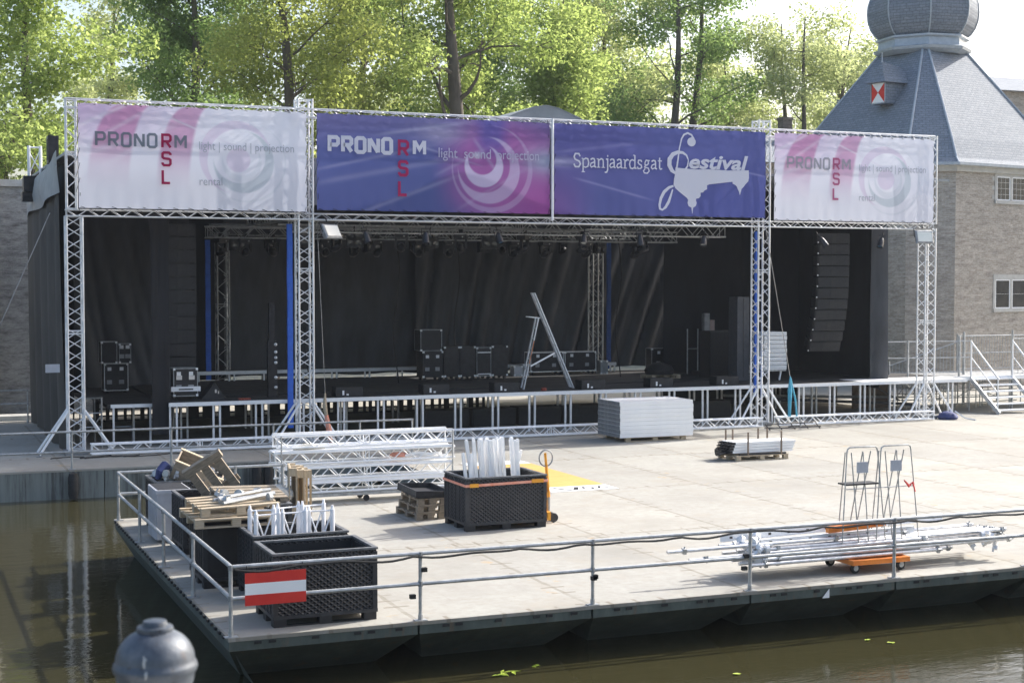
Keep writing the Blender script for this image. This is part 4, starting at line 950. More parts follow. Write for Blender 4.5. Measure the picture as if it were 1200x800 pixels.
for i in range(7): dup(c1,loc=(4.7+rr.random()*.9,23.6+rr.random()*.7,1.36),rot=(rr.random()*3,rr.random()*3,rr.random()*3))
pp=None
for k in range(4):
    a=rr.uniform(-.2,.5); p=MB().tube((0,0,0),(math.cos(a)*.95,math.sin(a)*.95,.06),.03,8)
    o=props(p.build('short_tube','galv',None,True),'short galvanised tube lying across the pallets on the bin','tube','short tubes on the pallets'); o.location=(4.65+rr.random()*.2,23.45+k*.2,1.33)
t=props(MB().path([(4.75,29.4,1.0),(4.8,29.35,1.15),(4.9,29.4,1.24),(4.95,29.5,1.2),(5.0,29.45,1.05)],[.05,.09,.10,.08,.04],8).build('cloth_bundle','darkblue',None,True),'dark blue cloth bundle hanging at the left of the rearmost bin heap','cloth')
t=props(MB().path([(6.0,26.2,1.0),(6.25,26.1,1.07),(6.5,26.15,1.03),(6.6,26.3,.98)],[.06,.14,.12,.05],8).build('pale_sack','stone',None,True),'pale folded sack lying on the bin boards near the truss dolly stack','sack')
# stack of wooden pallets beside the big bin
for k in range(3):
    pallet((9.72+.02*k,28.62+.01*k,k*.145),(0,0,R(3-k*2)),('lowest','middle','top')[k]+' of three weathered pallets stacked left of the big black bin',.62,1.15,'oldwood')
t=thing('black_tray','black plastic tray lying tilted on the stacked pallets left of the big bin','tray',(9.7,28.6,.46),0,None,world=False)
t.rotation_euler=(R(3),R(3),R(4)); MB().box(0,.75,0,1.0,0,.04).build('tray_floor','black',t); MB().box(0,.75,0,.03,.041,.14).box(0,.75,.97,1.0,.041,.14).box(0,.03,.031,.969,.041,.14).box(.72,.75,.031,.969,.041,.14).build('tray_wall','blackrim',t)
# pallet truck
t=thing('pallet_truck','orange hand pallet truck with ring handle parked at the right of the big bin','pallet truck',(12.0,27.6,0))
PX,PY=11.98,27.5
MB().box(PX-1.5,PX-.02,PY-.28,PY-.12,.08,.135).build('fork','yelloworange',t); MB().box(PX-1.5,PX-.02,PY+.16,PY+.32,.08,.135).build('fork','yelloworange',t)
MB().box(PX-.02,PX+.05,PY-.28,PY+.32,.08,.24).box(PX-.02,PX+.04,PY-.12,PY+.16,.24,.46).box(PX+.05,PX+.13,PY-.07,PY+.11,.10,.22).build('body','yelloworange',t)
MB().tube((PX+.12,PY+.02,.12),(PX+.12,PY+.02,.62),.045,10).build('pump','steelgrey',t,True)
h_=MB().tube((PX+.13,PY+.0,.50),(PX+.06,PY-.02,1.16),.032,8).tube((PX+.06,PY-.02,1.16),(PX+.04,PY-.02,1.38),.028,8).box(PX+.0,PX+.12,PY-.05,PY+.03,.50,.60).build('handle','yelloworange',t,True)
ringp=[(PX+.05+.145*math.cos(a),PY-.03,1.28+.16*math.sin(a)) for a in [k*2*math.pi/20 for k in range(21)]]
MB().path(ringp,.015,6).build('ring_grip','steelgrey',h_,True)
for yy in (-.10,.06): MB().lathe([(0,-.03),(.085,-.03),(.095,0),(.085,.03),(0,.03)],(0,0,0),16).xf(Matrix.Translation((PX+.20,PY+.02+yy,.096))@Matrix.Rotation(R(90),4,'X')).build('wheel','blackrim',t,True)
# printed sheet lying flat
t=thing('floor_banner','yellow and white printed sheet lying flat on the deck behind the pallet truck','banner',(14.6,34,0))
MB().box(13.85,15.55,31.3,32.05,.003,.008).build('white_band','white',t); MB().box(13.85,15.55,36.5,37.2,.003,.008).build('white_band','white',t)
MB().box(13.85,15.55,32.054,36.496,.003,.008).build('yellow_field','sheetyellow',t)
MB().add([(13.95,33.2,.011),(14.02,33.2,.011),(15.1,36.2,.011),(15.03,36.2,.011)],[(0,1,2,3)]).build('white_line','white',t)
g_=MB()
stroke=lambda pts,w,i: None
def flat(pts,w,i):
    b_=MB(); stroke_mb(b_,pts,w,0); g_.add([(x,z,.0115+.0006*i) for x,_,z in b_.v],[f[::-1] for f in b_.f])
flat([(14.15,31.9),(14.30,31.55),(14.42,31.42)],.09,0); flat([(14.52,31.45),(14.72,31.85)],.11,1); flat([(14.80,31.5),(15.0,31.5),(15.04,31.68),(14.86,31.8),(14.8,31.66),(14.8,31.5)],.05,2); flat([(15.14,31.5),(15.28,31.8),(15.4,31.5)],.06,3)
g_.build('dark_marks','black',t)
# truss dolly stack
t0=thing('wheeled_rack','steel dolly frame carrying the stack of truss lengths','dolly',(7.7,31.9,0))
MB().bar((7.75,31.65,.17),(11.6,31.65,.17),.06,.06).bar((7.75,32.15,.17),(11.6,32.15,.17),.06,.06).bar((7.9,31.6,.20),(7.9,32.2,.20),.05,.03).bar((11.4,31.6,.20),(11.4,32.2,.20),.05,.03).build('frame','galv',t0)
for x in (7.9,9.6,11.35):
    for y in (31.66,32.14): MB().lathe([(0,-.025),(.065,-.025),(.07,0),(.065,.025),(0,.025)],(0,0,0),14).xf(Matrix.Translation((x,y,.071))@Matrix.Rotation(R(90),4,'X')).build('castor','rubber',t0,True)
labs=['topmost truss of the stack on the rear dolly','second truss from the top of the stack on the rear dolly','third truss from the top of the stack on the rear dolly','lowest truss of the stack on the rear dolly']
for k,(zc,x0,x1) in enumerate(((1.34,7.62,11.62),(.99,7.56,11.66),(.645,7.66,11.62),(.34,7.78,11.56))):
    tt=truss_thing('stacked_truss',labs[k],'truss',(x0,31.9,zc),(x1,31.9,zc),s=.46,h=.24 if k<3 else .20,rc=.026,rb=.013,step=.29,mat='aluwhite',group='truss lengths stacked on the rear dolly',faces=(1,3) if 1 else (0,2))
    MB().box(x0+.02,x1-.02,31.655,31.70,zc+.10,zc+.165).build('front_rail','aluwhite',tt); MB().box(x0+.02,x1-.02,32.10,32.145,zc+.10,zc+.165).build('rear_rail','aluwhite',tt)
    if k: MB().box(x0+.03,x1-.03,31.71,32.09,zc+.125,zc+.135).build('top_plate','aluwhite',tt)
for x in (7.72,11.6): MB().tube((x,31.64,.2),(x,31.64,1.48),.016,6).tube((x,32.16,.2),(x,32.16,1.48),.016,6).build('upright','galv',t0,True)
props(MB().lathe([(0,0),(.16,0),(.2,.03),(.16,.07),(.07,.085),(0,.06)],(10.4,31.85,.92),14).build('coiled_strap','pink',None,True),'orange coiled strap lying among the stacked trusses','strap')
props(MB().path([(10.5,31.7,.94),(10.8,31.8,.97),(11.1,31.75,.93),(11.4,31.85,.96)],[.03,.06,.06,.03],6).build('white_sling','white',None,True),'white sling lying among the stacked trusses by the orange coil','sling')
props(MB().path([(8.0,31.7,1.20),(8.3,31.8,1.22),(8.7,31.75,1.20)],[.04,.08,.04],6).build('grey_sling','stone',None,True),'pale sling bundle lying in the left of the stacked trusses','sling')
# panel pile
t=thing('panel_pile','tall pile of white edged deck panels on a pallet in front of the stage','panel pile',(21.2,40.8,0))
t.name='panel_pile_pallet'; WORLD.add(t.name); t['label']='low wooden pallet under the tall pile of white edged deck panels'; t['category']='pallet'
a=MB(); 
for x in (20.2,21.1,22.05):
    for y in (40.2,40.85,41.5): a.box(x,x+.16,y,y+.12,.03,.11)
a.build('block','wood',t); MB().box(20.2,22.21,40.2,40.3,.0,.028).box(20.2,22.21,41.52,41.62,.0,.028).box(20.2,22.21,40.2,41.62,.112,.135).build('board','wood',t)
pn=None
for k in range(9):
    z=.14+k*.119; ox=.012*math.sin(k*2.1); oy=.01*math.cos(k*1.7)
    lab=('lowest' if k==0 else 'topmost' if k==8 else ('second','third','fourth','fifth','sixth','seventh','eighth')[k-1])
    L_='%s white edged deck panel of the tall pile, counted from the pallet'%lab
    if pn is None:
        pn=thing('stage_platform',L_,'panel',(19.95+ox,40.1+oy,z),0,'white edged deck panels in the tall pile',world=False)
        MB().box(0,2.45,0,.035,0,.115).box(0,2.45,1.465,1.5,0,.115).box(0,.035,.036,1.464,0,.115).box(2.415,2.45,.036,1.464,0,.115).build('frame','white',pn)
        MB().box(.036,2.414,.036,1.464,.02,.113).build('board','white',pn)
        MB().box(-.003,2.453,-.003,0,.054,.057).build('groove','alu',pn)
        MB().box(-.006,-.001,.0,1.5,.004,.111).build('shade_tone_end','steelgrey',pn)  # shade of the left end put into the colour as a grey sheet
    else: dup(pn,loc=(19.95+ox,40.1+oy,z),label=L_)
# small pallet with white bars
pallet((20.74,34.78,0),(0,0,R(1)),'wooden pallet carrying white bars out on the open deck',1.62,.95,'wood')
st=thing('stake_frame','steel stakes standing up round the white bars on the open deck pallet','stakes',(20.8,34.8,.145))
for x,y in ((21.12,34.83),(22.15,34.83),(20.9,35.62),(21.15,35.68),(21.95,35.68),(22.2,35.62)): MB().bar((x,y,.145),(x,y,.76),.035,.035).build('stake','oldwood' if 0 else 'brownboard',st)
MB().bar((20.85,34.84,.17),(22.3,34.84,.17),.04,.05).build('base_bar','blackmetal',st)
wb=None
for r_ in range(4):
    for c_ in range(5):
        loc=(20.72-.02*c_+.03*r_,34.93+c_*.125,.20+r_*.075)
        if wb is None:
            wb=thing('white_bar','white metal bar lying in the bundle on the open deck pallet','bar',loc,0,'white bars bundled on the open deck pallet',world=False)
            MB().box(0,1.85,0,.11,0,.066).build('profile','white',wb); MB().box(-.10,-.001,.02,.09,.01,.056).box(-.13,-.1,.0,.11,.0,.03).build('black_end','blackmetal',wb)
        else: dup(wb,loc=loc)
rr=random.Random(5)
for k in range(4): 
    o=props(MB().tube((0,0,0),(.38,.05,.02),.03,6).box(-.03,.05,-.05,.05,-.04,.05).build('black_fitting','blackmetal',None),'black metal fitting lying at the left end of the white bars','fitting','black fittings beside the white bars'); o.location=(20.28+.06*k,34.98+.12*k,.19+.05*(k%2)); o.rotation_euler=(0,0,rr.uniform(-.4,.4))
# dolly with scaffold tubes and wire frames
t=thing('orange_dolly','orange wheeled dolly under the heap of tubes by the front rail','dolly',(15,21,0))
MB().box(14.5,15.62,20.62,20.70,.15,.23).box(14.5,15.62,21.5,21.58,.15,.23).box(14.5,14.58,20.701,21.499,.15,.23).box(15.54,15.62,20.701,21.499,.15,.23).box(14.581,15.539,20.701,21.499,.19,.215).build('platform','orange',t)
for x in (14.6,15.5):
    for y in (20.74,21.45):
        w_=MB().lathe([(0,-.03),(.06,-.03),(.085,-.02),(.09,0),(.085,.02),(.06,.03),(0,.03)],(0,0,0),18).xf(Matrix.Translation((x+.0,y-.02,.091))@Matrix.Rotation(R(90),4,'X')).build('castor','rubber',t,True)
        MB().lathe([(0,-.034),(.045,-.034),(.045,.034),(0,.034)],(0,0,0),12).xf(Matrix.Translation((x,y-.02,.091))@Matrix.Rotation(R(90),4,'X')).build('hub','galv',w_,True)
        MB().box(x-.03,x+.03,y-.065,y-.055,.09,.15).box(x-.03,x+.03,y+.015,y+.025,.09,.15).build('fork','galv',w_)
def steps(x,y,lab,plate,shelf,lean=0,wd=.62):
    f=thing('step_ladder',lab,'step ladder',(x,y,.24),0,'thin steel frames standing on the orange dolly',world=False)
    H_=1.72
    def leg(a,b_,c,d_): return MB().tube((a,b_,0),(c,d_,H_),.0105,6).build('leg','galv',f,True)
    # two A-shaped sides joined at the top
    leg(-wd*.62,-.24,-wd*.42,-.16); leg(-wd*.22,.32,-wd*.36,-.10+.05); leg(-wd*.12,-.24,-wd*.30,-.16); leg(wd*.14,-.24,wd*.02,-.16); leg(wd*.02,.32,wd*.12,-.05); leg(wd*.62,-.24,wd*.42,-.16); leg(wd*.2,.32,wd*.34,-.05)
    tp=MB().path([(-wd*.42,-.16,H_-.002),(-wd*.40,-.16,H_+.06),(-wd*.34,-.16,H_+.085),(wd*.34,-.16,H_+.085),(wd*.40,-.16,H_+.06),(wd*.42,-.16,H_-.002)],.013,6); tp.build('top_hoop','galv',f,True)
    b=MB()
    for z in (.05,.55,1.12): 
        k=.62-.2*z/H_; b.tube((-wd*k,-.24+.08*z/H_,z),(wd*k,-.24+.08*z/H_,z),.009,6,caps=False)
    b.tube((-wd*.58,-.22,.5),(-wd*.25,.22,.5),.009,6).tube((wd*.58,-.22,.5),(wd*.25,.22,.5),.009,6); b.build('cross_bar','galv',f,True)
    if plate: MB().box(-.12,.10,-.19,-.175,H_-.34,H_-.16).build('plate','greycase',f)
    if shelf: MB().box(-wd*.45,wd*.42,-.20,.06,1.18,1.205).build('black_shelf','black',f)
    return f
steps(14.88,21.1,'left thin steel frame on the orange dolly, with a black shelf',True,True,wd=.72)
f2=steps(15.55,21.1,'right thin steel frame on the orange dolly, with a red ribbon',True,False,wd=.72)
MB().path([(.14,-.2,1.22),(.22,-.23,1.12),(.30,-.22,1.18),(.34,-.24,1.02)],[.012,.03,.02,.01],5).build('ribbon','red',f2)
rr=random.Random(21)
tb=None; sp=[]
for row,(z,n,y0) in enumerate(((.26,9,20.78),(.33,8,20.82),(.40,7,20.86),(.47,6,20.9),(.54,4,20.95))):
    for k in range(n):
        x0=12.72+rr.uniform(-.15,.30); L_=rr.uniform(4.5,5.0)-(1.1 if row==0 and k<3 else 0)
        if row==2 and k==0: x0=11.6
        if row==4 and k==0: x0=11.25; L_=3.2
        if row==4 and k==2: x0=12.3
        sp.append((x0,y0+k*.105+rr.uniform(-.02,.02),z,L_,rr.uniform(-.012,.012),rr.uniform(.000,.014)))
for i,(x0,y,z,L_,a,b_) in enumerate(sp):
    if tb is None or i%6==0:
        tb=thing('scaffold_tube','silver aluminium tube lying in the heap across the orange dolly','tube',(x0,y,z),0,'aluminium tubes heaped on the orange dolly',world=False)
        MB().tube((0,0,0),(L_,0,0),.030,10).build('tube','tubealu',tb,True)
        c=MB()
        for xx in (.08,L_-.10): c.lathe([(.031,-.035),(.052,-.035),(.052,.035),(.031,.035)],(0,0,0),10).xf(Matrix.Identity(4)); 
        c=MB()
        for xx in (.30,L_-.08): MB().box(xx-.03,xx+.03,-.042,.042,-.042,.042).tube((xx,.0,.03),(xx+.01,.01,.07),.012,5).build('end_clamp','galv',tb)
    else: tb=dup(tb,loc=(x0,y,z))
    tb.rotation_euler=(rr.uniform(0,3),-b_,a)
c2=coupler((12.9,20.9,.5),(0,.5,0),'galvanised clamp in the cluster at the left end of the tube heap','clamps at the ends of the tube heap','alu')
for i in range(22):
    e_=i<16; dup(c2,loc=((12.72+rr.random()*.42) if e_ else (17.2+rr.random()*.4),20.80+rr.random()*.5,(.28 if e_ else .28)+rr.random()*(.34 if e_ else .2)),rot=(rr.random()*3,rr.random()*3,rr.random()*3))
def beam(x0,x1,y,z0,z1,label,mat='aluwhite'):
    t=thing('perforated_beam',label,'beam',(x0,y,z0)); MB().bar((x0,y,z0),(x1,y,z1),.04,.09).build('web','aluwhite',t)
    MB().bar((x0,y-.001,z0+.051),(x1,y-.001,z1+.051),.06,.010).bar((x0,y-.001,z0-.051),(x1,y-.001,z1-.051),.06,.010).build('flange','aluwhite',t)
    h=MB(); n=int((x1-x0)/.34)
    for k in range(n):
        u=(k+.5)/n; xx=x0+(x1-x0)*u; zz=z0+(z1-z0)*u; h.box(xx-.025,xx+.025,y-.026,y-.0215,zz-.015,zz+.02)
    h.build('slot','blackmetal',t); return t
beam(12.5,16.9,21.45,.60,.70,'silver perforated beam lying on top of the tube heap')
beam(13.0,16.0,21.05,.56,.60,'shorter perforated beam lying in front on the tube heap')
t=thing('orange_tool','orange metal handle piece lying on top of the tube heap','handle',(14.5,21.0,.70)); MB().bar((14.25,21.0,.70),(15.05,21.0,.73),.10,.10).bar((15.05,21.02,.71),(15.4,21.02,.72),.06,.05).build('grip','orange',t)
# dark folded triangular paper on the hull edge
t=props(MB().add([(13.55,DF-.03,-.20),(13.68,DF-.03,-.20),(13.68,DF-.03,-.06),(13.55,DF-.022,-.20),(13.68,DF-.022,-.20),(13.68,DF-.022,-.06)],[(0,1,2),(5,4,3),(0,3,4,1),(1,4,5,2),(2,5,3,0)]).build('paper_scrap','white',None),'small white paper scrap stuck on the pontoon edge below the tube heap','scrap')
# floating leaves
for k,(x,y,s_) in enumerate(((8.1,19.7,1.),(8.55,19.9,.45),(7.85,19.6,.6),(11.0,18.4,.3),(13.9,19.4,.3),(14.15,19.1,.35),(1.6,21.6,.4))):
    mb=MB()
    for j in range(5):
        a=rr.uniform(0,6.28); cx,cy=x+rr.uniform(-.14,.14)*s_,y+rr.uniform(-.08,.08)*s_; l_=.11*s_
        mb.add([(cx-l_*math.cos(a),cy-l_*math.sin(a),-.742+.002*j),(cx+.03*math.sin(a),cy-.03*math.cos(a),-.735+.002*j),(cx+l_*math.cos(a),cy+l_*math.sin(a),-.740+.002*j),(cx-.03*math.sin(a),cy+.03*math.cos(a),-.735+.002*j)],[(0,1,2,3)])
    props(mb.build('floating_leaves',M['leaffloat'] if 'leaffloat' in M else 'yelloworange',None),['largest sprig of yellow green leaves floating near the pontoon','small leaf floating just right of the largest floating sprig','leaf stalk floating left of the largest sprig','tiny leaf floating on the brown water lower centre right','tiny pale leaf floating under the pontoon at right','second tiny pale leaf floating under the pontoon at right','tiny leaf floating at the bottom left corner'][k],'leaves')
# ================================================================ ON THE STAGE
def flight_case(x0,x1,y0,y1,z0,z1,label,mat='black',wheels=True,front=True,cat='flight case',name='flight_case',edge='galv'):
    t=thing(name,label,cat,((x0+x1)/2,(y0+y1)/2,z0))
    zb=z0+(.12 if wheels else 0)
    MB().box(x0+.01,x1-.01,y0+.01,y1-.01,zb+.01,z1-.01).build('body',mat,t)
    e=MB(); r=.022
    for x in (x0,x1-r):
        for y in (y0,y1-r): e.box(x,x+r,y,y+r,zb+r,z1-r)
    for z in (zb,z1-r):
        for y in (y0,y1-r): e.box(x0,x1,y,y+r,z,z+r)
        for x in (x0,x1-r): e.box(x,x+r,y0+r,y1-r,z,z+r)
    e.build('edging',edge,t)
    for x in (x0-.004,x1-.06):
        for z in (zb-.004,z1-.06): MB().box(x,x+.064,y0-.006,y0+.06,z,z+.064).build('corner_cap','aluwhite',t)
    if front:
        w=x1-x0
        for u in (.22,.72): MB().box(x0+w*u-.06,x0+w*u+.06,y0-.008,y0+.004,zb+(z1-zb)*.74,zb+(z1-zb)*.74+.11).build('latch','alu',t)
        for u in (.2,.7): MB().box(x0+w*u-.07,x0+w*u+.09,y0-.008,y0+.004,zb+(z1-zb)*.25,zb+(z1-zb)*.25+.13).build('handle','steelgrey',t)
    if wheels:
        for x in (x0+.1,x1-.1):
            for y in (y0+.1,y1-.1): MB().lathe([(0,-.02),(.055,-.02),(.055,.02),(0,.02)],(0,0,0),10).xf(Matrix.Translation((x,y,z0+.057))@Matrix.Rotation(R(90),4,'X')).build('castor','rubber',t)
    return t
flight_case(7.78,8.50,45.1,45.7,SZ,2.2,'dark trunk with two pale handles and a white lower edge at the left stage front','brownboard' if 0 else 'blackmetal',name='trunk_case')
t=thing('pale_board','pale board strip lying across the low front of the dark left trunk','board',(8.1,45.05,1.6)); MB().box(7.70,8.56,45.02,45.07,1.52,1.66).build('strip','aluwhite',t); MB().box(7.92,8.34,45.005,45.018,1.565,1.60).build('slot','black',t)
t=thing('latch_plate','pair of pale recessed plates on the dark left trunk','plate',(8.1,45.08,1.9)); MB().box(7.86,8.03,45.075,45.088,1.86,1.99).build('plate','lens',t); MB().box(8.23,8.40,45.075,45.088,1.86,1.99).build('plate','lens',t)
flight_case(6.35,7.1,49.4,50.1,1.16,2.15,'silver edged rack case standing in the left wing','blackmetal',edge='alu',name='rack_case')
flight_case(6.25,6.75,49.3,49.9,2.16,2.85,'open silver framed rack on top of the left wing rack case','black',wheels=False,front=False,edge='galv',name='rack_case')
flight_case(6.80,7.18,49.3,49.9,2.16,2.78,'small dark case beside the open rack on the left wing rack case','blackmetal',wheels=False,edge='steelgrey',name='rack_case')
flight_case(17.35,18.15,50.6,51.3,2.30,3.05,'open black box on top of the black case at the left of the case row','black',wheels=False,front=False,edge='steelgrey',name='open_case')
flight_case(17.40,18.16,50.5,51.2,SZ,2.29,'black case with white scribble and handle under the open black box','black',edge='blackmetal',name='flight_case')
for k,(a,b_,lab) in enumerate(((18.2,18.78,'first tall black case right of the open box'),(18.8,19.38,'second tall black case in the row behind the ladder'),(19.42,19.98,'third case in the row, with two silver bars'),(20.02,20.62,'rightmost tall black case of the row beside the ladder'))):
    flight_case(a,b_,50.5,51.2,SZ,2.44 if k!=2 else 2.40,lab,'blackmetal',edge='blackmetal' if k!=2 else 'steelgrey',front=False)
t=thing('silver_bar','upper silver bar across the third tall black case','bar',(19.7,50.4,2.3)); MB().box(19.45,19.95,50.44,50.48,2.20,2.24).build('bar','alu',t); MB().box(19.45,19.95,50.44,50.48,1.43,1.47).build('bar','alu',t); t['label']='pair of silver bars across the front of the third tall black case'
flight_case(22.15,23.5,52.0,52.6,SZ,2.10,'left silver edged trunk right of the ladder','blackmetal',edge='alu')
flight_case(23.55,24.85,52.0,52.6,SZ,2.10,'right silver edged trunk right of the ladder','blackmetal',edge='alu')
flight_case(21.4,21.75,51.8,52.2,SZ,1.62,'small grey box between the ladder and the silver edged trunks','greycase',wheels=False,front=False,name='grey_box',cat='box')
flight_case(21.78,22.0,51.8,52.2,SZ,1.68,'narrow grey box touching the left silver edged trunk','greycase',wheels=False,front=False,name='grey_box',cat='box')
flight_case(24.95,25.25,51.8,52.2,SZ,1.75,'narrow grey tube case right of the silver edged trunks','steelgrey',wheels=False,front=False,name='grey_box',cat='box')
flight_case(28.6,29.4,47.3,48.0,SZ,1.70,'low dark case on the stage left of the lift','black',name='flight_case',edge='steelgrey')
flight_case(26.9,28.3,51.4,51.9,SZ,2.2,'jumbled dark equipment case behind the wooden pallet on stage','blackmetal',name='equipment_case',edge='steelgrey')
pallet((25.3,48.3,SZ),(0,0,R(4)),'small wooden pallet lying on the stage floor right of centre',1.2,.8,'wood',group=None)
t=props(MB().lathe([(0,0),(.5,0),(.55,.15),(.45,.32),(.2,.42),(0,.44)],(25.8,48.7,SZ+.146),9).build('cable_heap','black',None,True),'black cable heap lying on the small pallet on the stage','cables')
for k,(x,lab) in enumerate(((8.75,'tilted black wedge monitor beside the dark left trunk'),)):
    t=thing('wedge_monitor',lab,'speaker',(x,45.3,SZ)); MB().add([(8.6,45.1,SZ),(9.35,45.1,SZ),(9.0,45.1,SZ+.5),(8.6,45.7,SZ),(9.35,45.7,SZ),(9.0,45.7,SZ+.5)],[(0,1,2),(5,4,3),(0,3,4,1),(1,4,5,2),(2,5,3,0)]).build('cabinet','black',t)
    MB().box(9.0,9.05,45.085,45.098,SZ+.2,SZ+.30).box(9.09,9.12,45.085,45.098,SZ+.17,SZ+.25).build('connector_plate','lens',t)
fm=None
for k,(px,lab) in enumerate(((12.55,'low black box on the stage edge right of the second tower'),(15.35,'low black box on the stage edge below the black case row'),(17.72,'low black box on the stage edge left of the step ladder'),(20.75,'low black box on the stage edge right of the step ladder'),(23.25,'low black box on the stage edge above the white panel pile'),(25.75,'low black box on the stage edge left of the third tower'))):
    if fm is None:
        fm=thing('floor_box',lab,'speaker',(px,44.5,SZ+.002),0,'low black boxes along the stage front edge',world=False); MB().box(0,.85,0,.5,0,.30).build('cabinet','black',fm); MB().box(.20,.26,-.006,-.001,.06,.20).build('white_label','white',fm); MB().box(.33,.40,-.006,-.001,.05,.10).build('white_label','white',fm)
    else: dup(fm,loc=(px,44.5,SZ+.002),label=lab)
props(MB().lathe([(0,0),(.10,0),(.10,.08),(.04,.1),(0,.1)],(19.5,44.7,SZ+.003),8).build('orange_lamp','redlens',None),'small orange red object on the stage edge at the foot of the step ladder','fitting')
props(MB().box(11.9-2.3,11.9-1.95,44.5,44.7,SZ+.003,SZ+.06).build('red_cloth','redlens',None),'small red cloth on the stage edge left of the blue strip','cloth')
# combination ladder
t=thing('combination_ladder','tall aluminium step ladder standing open at the stage front with orange tape','ladder',(20,45.6,SZ))
for y,ox in ((45.4,0),(45.85,.10)):
    MB().bar((20.86+ox,y,SZ),(19.46+ox,y  ,4.38),.03,.15,up=(0,1,0)).build('front_rail','aluwhite',t)
    a=MB().bar((19.10+ox,y+.03,SZ),(19.62+ox,y+.03,3.55),.03,.08,up=(0,1,0)).build('rear_rail','alu',t)
    MB().bar((19.72+ox,y+.08,3.56),(19.30+ox,y+.08,3.60),.03,.05,up=(0,1,0)).build('bracket','alu',t)
b=MB()
for k in range(1,11): u=k/11; b.bar((20.86-1.4*u,45.42,SZ+3.13*u),(20.96-1.4*u,45.83,SZ+3.13*u),.07,.03)
b.build('rung','alu',t)
b=MB()
for k in range(1,7): u=k/7; b.bar((19.10+.52*u,45.46,SZ+2.3*u),(19.20+.52*u,45.86,SZ+2.3*u),.05,.03)
b.build('rear_rung','alu',t)
MB().bar((19.262+.02,45.40,1.97+.12),(19.43+.02,45.40,2.71+.12),.012,.085,up=(0,1,0)).build('orange_tape','orange',t)
MB().bar((19.33,45.39,2.0),(20.2,45.39,2.42),.02,.05).build('stay','aluwhite',t)
# material lift, dark speaker cabinets, panels
t=thing('material_lift','grey mast material lift standing on the stage right of centre','lift',(29.7,50,SZ))
MB().box(28.34,28.56,49.9,50.1,SZ+.1,3.55).build('mast','steelgrey',t); MB().box(28.57,28.76,49.88,50.1,2.5,3.3).build('motor_cover','pinkgrey' if 'pinkgrey' in M else 'lead',t)
MB().bar((28.35,49.85,1.4),(28.75,49.85,2.6),.04,.06).bar((28.75,49.85,1.35),(28.35,49.85,2.5),.04,.06).build('brace','steelgrey',t); MB().box(28.05,29.1,49.6,50.4,SZ+.002,SZ+.14).build('base','blackmetal',t)
t=thing('tube_railing','thin upright tube railing on the stage left of the lift','railing',(28.3,50.6,SZ))
for q in (((28.0,50.6,SZ),(28.0,50.6,2.95)),((28.45,50.6,SZ),(28.45,50.6,2.95)),((28.02,50.6,2.2),(28.43,50.6,2.2))): MB().tube(*q,.025,6).build('tube','galv',t,True)
t=thing('speaker_cabinet','large dark speaker cabinet on the stage right of the lift','speaker',(29.5,48,SZ)); MB().box(27.5,28.6,48.0,48.8,SZ+.002,2.95).build('cabinet','grille',t); MB().box(27.48,28.62,47.97,47.998,2.95-.04,2.97).box(28.58,28.62,47.97,47.998,SZ+.02,2.95-.041).build('edge','blackrim',t)
t=thing('speaker_tower','tall narrow dark grey speaker tower left of the third truss tower','speaker',(27.6,46,SZ)); MB().box(27.67,28.15,46.4,47.0,SZ+.002,4.2).build('cabinet','towergrey',t)
MB().box(27.90,27.93,46.385,46.398,SZ+.1,4.15).build('rib','blackrim',t)
t=thing('panel_cart','steel cart under the white panels right of the third truss tower','cart',(29,46,SZ)); MB().box(28.35,29.3,45.8,46.6,1.60,1.66).build('deck','galv',t)
for x in (28.4,29.15): MB().bar((x,45.9,1.60),(x-.07,45.9,SZ+.03),.05,.05).build('leg','aluwhite',t); MB().lathe([(0,-.02),(.05,-.02),(.05,.02),(0,.02)],(0,0,0),10).xf(Matrix.Translation((x-.07,45.95,SZ+.052))@Matrix.Rotation(R(90),4,'X')).build('castor','rubber',t)
wp=None
ords=['lowest','second','third','fourth','fifth','sixth','seventh','eighth','topmost']
for k in range(9):
    lab='%s white panel on the cart beside the third truss tower, counted upwards'%ords[k]
    if wp is None:
        wp=thing('small_platform',lab,'panel',(28.40,45.8,1.665),0,'white panels stacked on the cart',world=False); MB().box(0,.92,0,.8,0,.125).build('frame','white',wp); MB().box(-.002,.922,-.006,-.002,.05,.062).build('groove','steelgrey',wp)
    else: dup(wp,loc=(28.40+.01*math.sin(k*2),45.8,1.665+k*.148),label=lab)
# line arrays
def array_box(t,w,h,d):
    MB().add([(-w/2,0,-h/2),(w/2,0,-h/2),(w/2*.93,d,-h/2+.03),(-w/2*.93,d,-h/2+.03),(-w/2,0,h/2),(w/2,0,h/2),(w/2*.93,d,h/2-.03),(-w/2*.93,d,h/2-.03)],[(0,3,2,1),(4,5,6,7),(0,1,5,4),(1,2,6,5),(2,3,7,6),(3,0,4,7)]).build('cabinet','grille',t)
    MB().box(-w/2+.04,w/2-.04,-.012,-.001,-h/2+.03,h/2-.03).build('grille','grille',t)
    MB().box(w/2+.001,w/2+.03,.05,.10,-h/2-.02,h/2-.02).build('rigging_plate','blackmetal',t); MB().box(-w/2-.03,-w/2-.001,.05,.10,-h/2-.02,h/2-.02).build('rigging_plate','blackmetal',t)
    q=MB(); q.lathe([(0,-.012),(.042,-.012),(.045,0),(0,.004)],(0,0,0),8).xf(Matrix.Translation((w/2+.02,-.02,-h/2+.04))@Matrix.Rotation(R(90),4,'X')); q.lathe([(0,-.012),(.022,-.012),(.025,0),(0,.004)],(0,0,0),8).xf(Matrix.Translation((-w/2-.02,-.02,-h/2+.04))@Matrix.Rotation(R(90),4,'X')); q.build('rigging_pin','aluwhite',t)
    MB().box(-w*.06,w*.06,-.02,-.0125,-h/2+.02,h/2-.02).build('centre_horn','black',t)
ab=None
